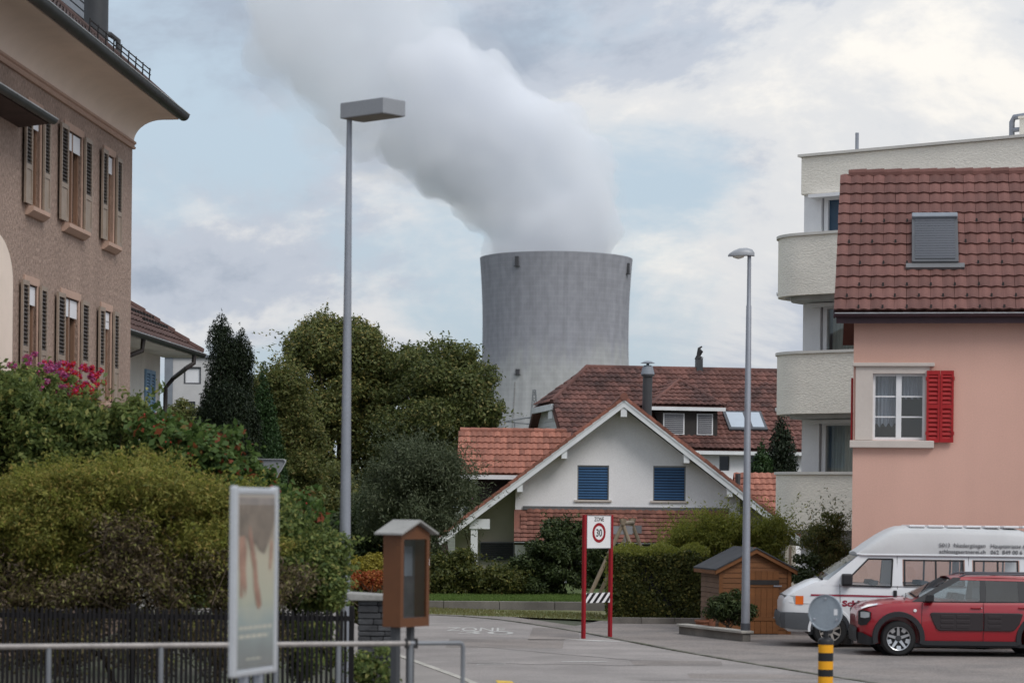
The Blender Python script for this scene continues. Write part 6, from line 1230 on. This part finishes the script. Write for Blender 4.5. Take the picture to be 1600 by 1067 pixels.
pp = W(1233.5, 960, 51.5); o = MB().tube([(0, 0, 0), (0, 0, W(1233, 855, 51.5).z)], .03, 8).build('wooden_post', 'wood_grey'); o.location = (pp.x, 51.5, 0.01); tag(o, 'thin pale post standing at the right side of the shed', 'post')
# topiary: yellow ball over red leaves
c1 = W(577, 885, 46); c2 = W(572, 905, 45.6); tb = crown((c1.x, 46, c1.z), (.33, .33, .30), 16, .16, 50); t = plant('golden_shrub', (c1.x, 46, 0), tb, 3500, .05, 'leaf_yellow', 'yellow rounded shrub glowing above the stone pillar', 'shrub', 50, .03)
tb = crown((c2.x, 45.4, c2.z), (.42, .3, .26), 20, .15, 51); plant('red_shrub', (c2.x, 45.4, 0), tb, 3500, .05, 'leaf_red', 'red leaved shrub just above the stone pillar', 'shrub', 51, .03)
tb = crown((c2.x + .1, 45.7, c2.z - .55), (.5, .4, .5), 22, .2, 52); plant('garden_shrub', (c2.x + .1, 45.7, 0), tb, 4500, .07, 'leaf_hedge', 'green shrub below the red leaves behind the pillar', 'shrub', 52, .03)
# garden behind the fence, left foreground
cl = []
for px, py, w, h, k, sd in ((-150, 840, 260, 220, 36, 59), (-330, 850, 220, 200, 28, 58), (150, 830, 330, 230, 60, 60), (20, 850, 220, 220, 36, 61), (330, 840, 240, 210, 44, 62), (230, 760, 220, 120, 26, 63), (70, 780, 160, 110, 16, 64)): cl += blob(px, py, 31.6, w, h, .9, k, .30, sd, lo=-1)
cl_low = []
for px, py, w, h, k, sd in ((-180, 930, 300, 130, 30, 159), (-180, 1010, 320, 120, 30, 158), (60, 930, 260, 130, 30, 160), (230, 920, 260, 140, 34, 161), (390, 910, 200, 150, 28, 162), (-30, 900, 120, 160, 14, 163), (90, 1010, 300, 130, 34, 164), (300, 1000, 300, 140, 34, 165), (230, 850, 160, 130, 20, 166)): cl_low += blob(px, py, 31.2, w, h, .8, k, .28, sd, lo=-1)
p = at(200, 1000, 31.6); sb = plant('spirea_bush', (p.x, 31.6, .03), cl, 185000, .056, 'leaf_bush', 'wide yellowish green bush hanging over the dark picket fence', 'bush', 60, .04, aspect=.32, shell=.2, k=22, rnd_n=1.2, sprays=2600, slen=.34)
rel = lambda q: [(c[0] - p.x, c[1] - 31.6, c[2] - .03, *c[3:]) for c in q]
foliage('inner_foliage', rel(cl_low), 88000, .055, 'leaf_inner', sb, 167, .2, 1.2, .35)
foliage('young_shoots', rel(cl), 10, .06, 'leaf_hedge_young', sb, 168, sprays=1500, slen=.36, aspect=.35)
g = random.Random(21); tw = MB()
for i in range(420):
    c = g.choice(rel(cl_low)); q = Vector(c[:3]) + Vector((g.gauss(0, .12), g.gauss(-.1, .15), g.gauss(0, .12))); d = Vector((g.gauss(0, .5), g.gauss(-.1, .3), g.uniform(.2, 1))).normalized() * g.uniform(.3, .7)
    tw.tube([q - d * .5, q + Vector((g.gauss(0, .03), 0, 0)), q + d * .5], [.006, .005, .002], 4)
o = tw.build('twigs', 'bark', sb); o['kind'] = 'stuff'
cl = []
for px, py, w, h, k, sd in ((470, 880, 130, 190, 34, 65), (420, 830, 110, 120, 18, 66), (500, 925, 80, 90, 14, 67), (490, 1010, 90, 130, 16, 68)): cl += blob(px, py, 32.4, w, h, .7, k, .22, sd, lo=-1)
p = at(470, 1000, 32.4); plant('barberry_bush', (p.x, 32.4, .03), cl, 36000, .065, 'leaf_rose', 'light green leafy bush between poster and tall lamp', 'bush', 65, .03, aspect=.5, shell=.25, k=30, sprays=500, slen=.3)
cl = []
for px, py, w, h, k, sd in ((60, 690, 230, 190, 50, 70), (-10, 640, 120, 130, 16, 71), (150, 690, 150, 130, 26, 72), (205, 650, 50, 80, 6, 73)): cl += blob(px, py, 36.5, w, h, 1.0, k, .27, sd, lo=-1)
p = at(90, 900, 36.5); plant('rose_bush', (p.x, 36.5, .03), cl, 46000, .095, 'leaf_rose', 'tall leafy rose bush before the brown house windows', 'bush', 70, .05, aspect=.5, shell=.25, k=50, updir=np.array([.3, 0, .4]), sprays=420, slen=.7, droop=.2)
cl = []
for px, py, w, h, k, sd in ((300, 715, 160, 120, 34, 75), (372, 745, 130, 130, 28, 76), (440, 810, 90, 120, 16, 77), (250, 690, 90, 80, 12, 78)): cl += blob(px, py, 34.6, w, h, .7, k, .2, sd, lo=-1)
p = at(340, 900, 34.6); rb_ = plant('rosehip_bush', (p.x, 34.6, .03), cl, 20000, .11, 'leaf_berry', 'green bush dotted with red hips before the dark conifer', 'bush', 75, .04, aspect=.6, shell=.25, k=40, sprays=220, slen=.45)
g = random.Random(5); hp = MB()
for i in range(130):
    c = g.choice(cl); d = Vector((g.gauss(0, 1), g.gauss(0, 1) - .6, g.gauss(0, 1))).normalized(); q = Vector(c[:3]) + d * c[3] * 1.02 - p * 1.0; q.z = c[2] + d.z * c[3] - .03; q.x = c[0] + d.x * c[3] - p.x; q.y = c[1] + d.y * c[3] - 34.6
    hp.lathe([(.004, -.016), (.014, 0), (.004, .016)], q, 6)
o = hp.build('rose_hips', 'berry', rb_); o['kind'] = 'stuff'
cl = blob(285, 665, 80, 70, 90, .7, 20, .3, 80); p = at(285, 900, 80); plant('garden_shrub', (p.x, 80, 0), cl, 7000, .09, 'leaf_hazel', 'pale twiggy shrub before the flat roofed block', 'shrub', 80, .04, shell=.3)
# geraniums along the balcony of the brown house
fx = fr.on(128, 600, -.8); bz = fx.z
wpt = lambda lx, ly, z: fr.o + fr.x * lx + fr.y * ly + Vector((0, 0, z))
fb = thing('flower_box', wpt(fx.x - 1.4, -.8, bz - .6), 'balcony box overflowing with red and pink geraniums', 'flower box', fr.a)
MB().box(-2.6, 1.4, -.14, .14, 0, .2).build('box', 'clay_pot', fb)
lc, rc, pc = [], [], []; g = random.Random(8)
for i in range(60): x = g.uniform(-2.6, 1.45); z = g.uniform(.15, .62); lc.append((x, g.gauss(0, .12), z, .17, .17, .15))
for i in range(150):
    x = g.uniform(-2.5, 1.6); e_ = (x, g.gauss(-.1, .16), g.uniform(.2, .9), .055, .055, .05); (rc if (x > -.9 and g.random() < .8) else pc).append(e_)
foliage('foliage', lc, 5000, .07, 'leaf_rose', fb, 81, .3, aspect=.8); foliage('red_flowers', rc, 4200, .04, 'petal_red', fb, 82, .2, aspect=.8); foliage('pink_flowers', pc, 4200, .04, 'petal_pink', fb, 83, .2, aspect=.8)
# pink rose at the gable house eaves, weeds at the pillar foot
c = f4.on(737, 782, 1.0); w4 = f4.o + Vector((c.x, 1.0, c.z)); rs_ = crown((w4.x, w4.y, w4.z - .25), (.2, .2, .4), 8, .14, 84); t = plant('climbing_rose', (w4.x, w4.y, 0.18), rs_, 900, .07, 'leaf_laurel', 'climbing rose with a pink bloom at the carport eaves', 'plant', 84, .02); foliage('bloom', [(0, -.15, w4.z - .18, .08, .06, .1)], 160, .05, 'petal_pink', t, 85, .2, aspect=.9)
wp_ = W(575, 1050, 29.3); cl = crown((wp_.x, 29.3, .55), (.3, .2, .45), 14, .14, 86); plant('weed_clump', (wp_.x, 29.3, 0.02), cl, 2600, .06, 'leaf_rose', 'green weeds growing at the foot of the stone pillar', 'plant', 86, .015, shell=.2)
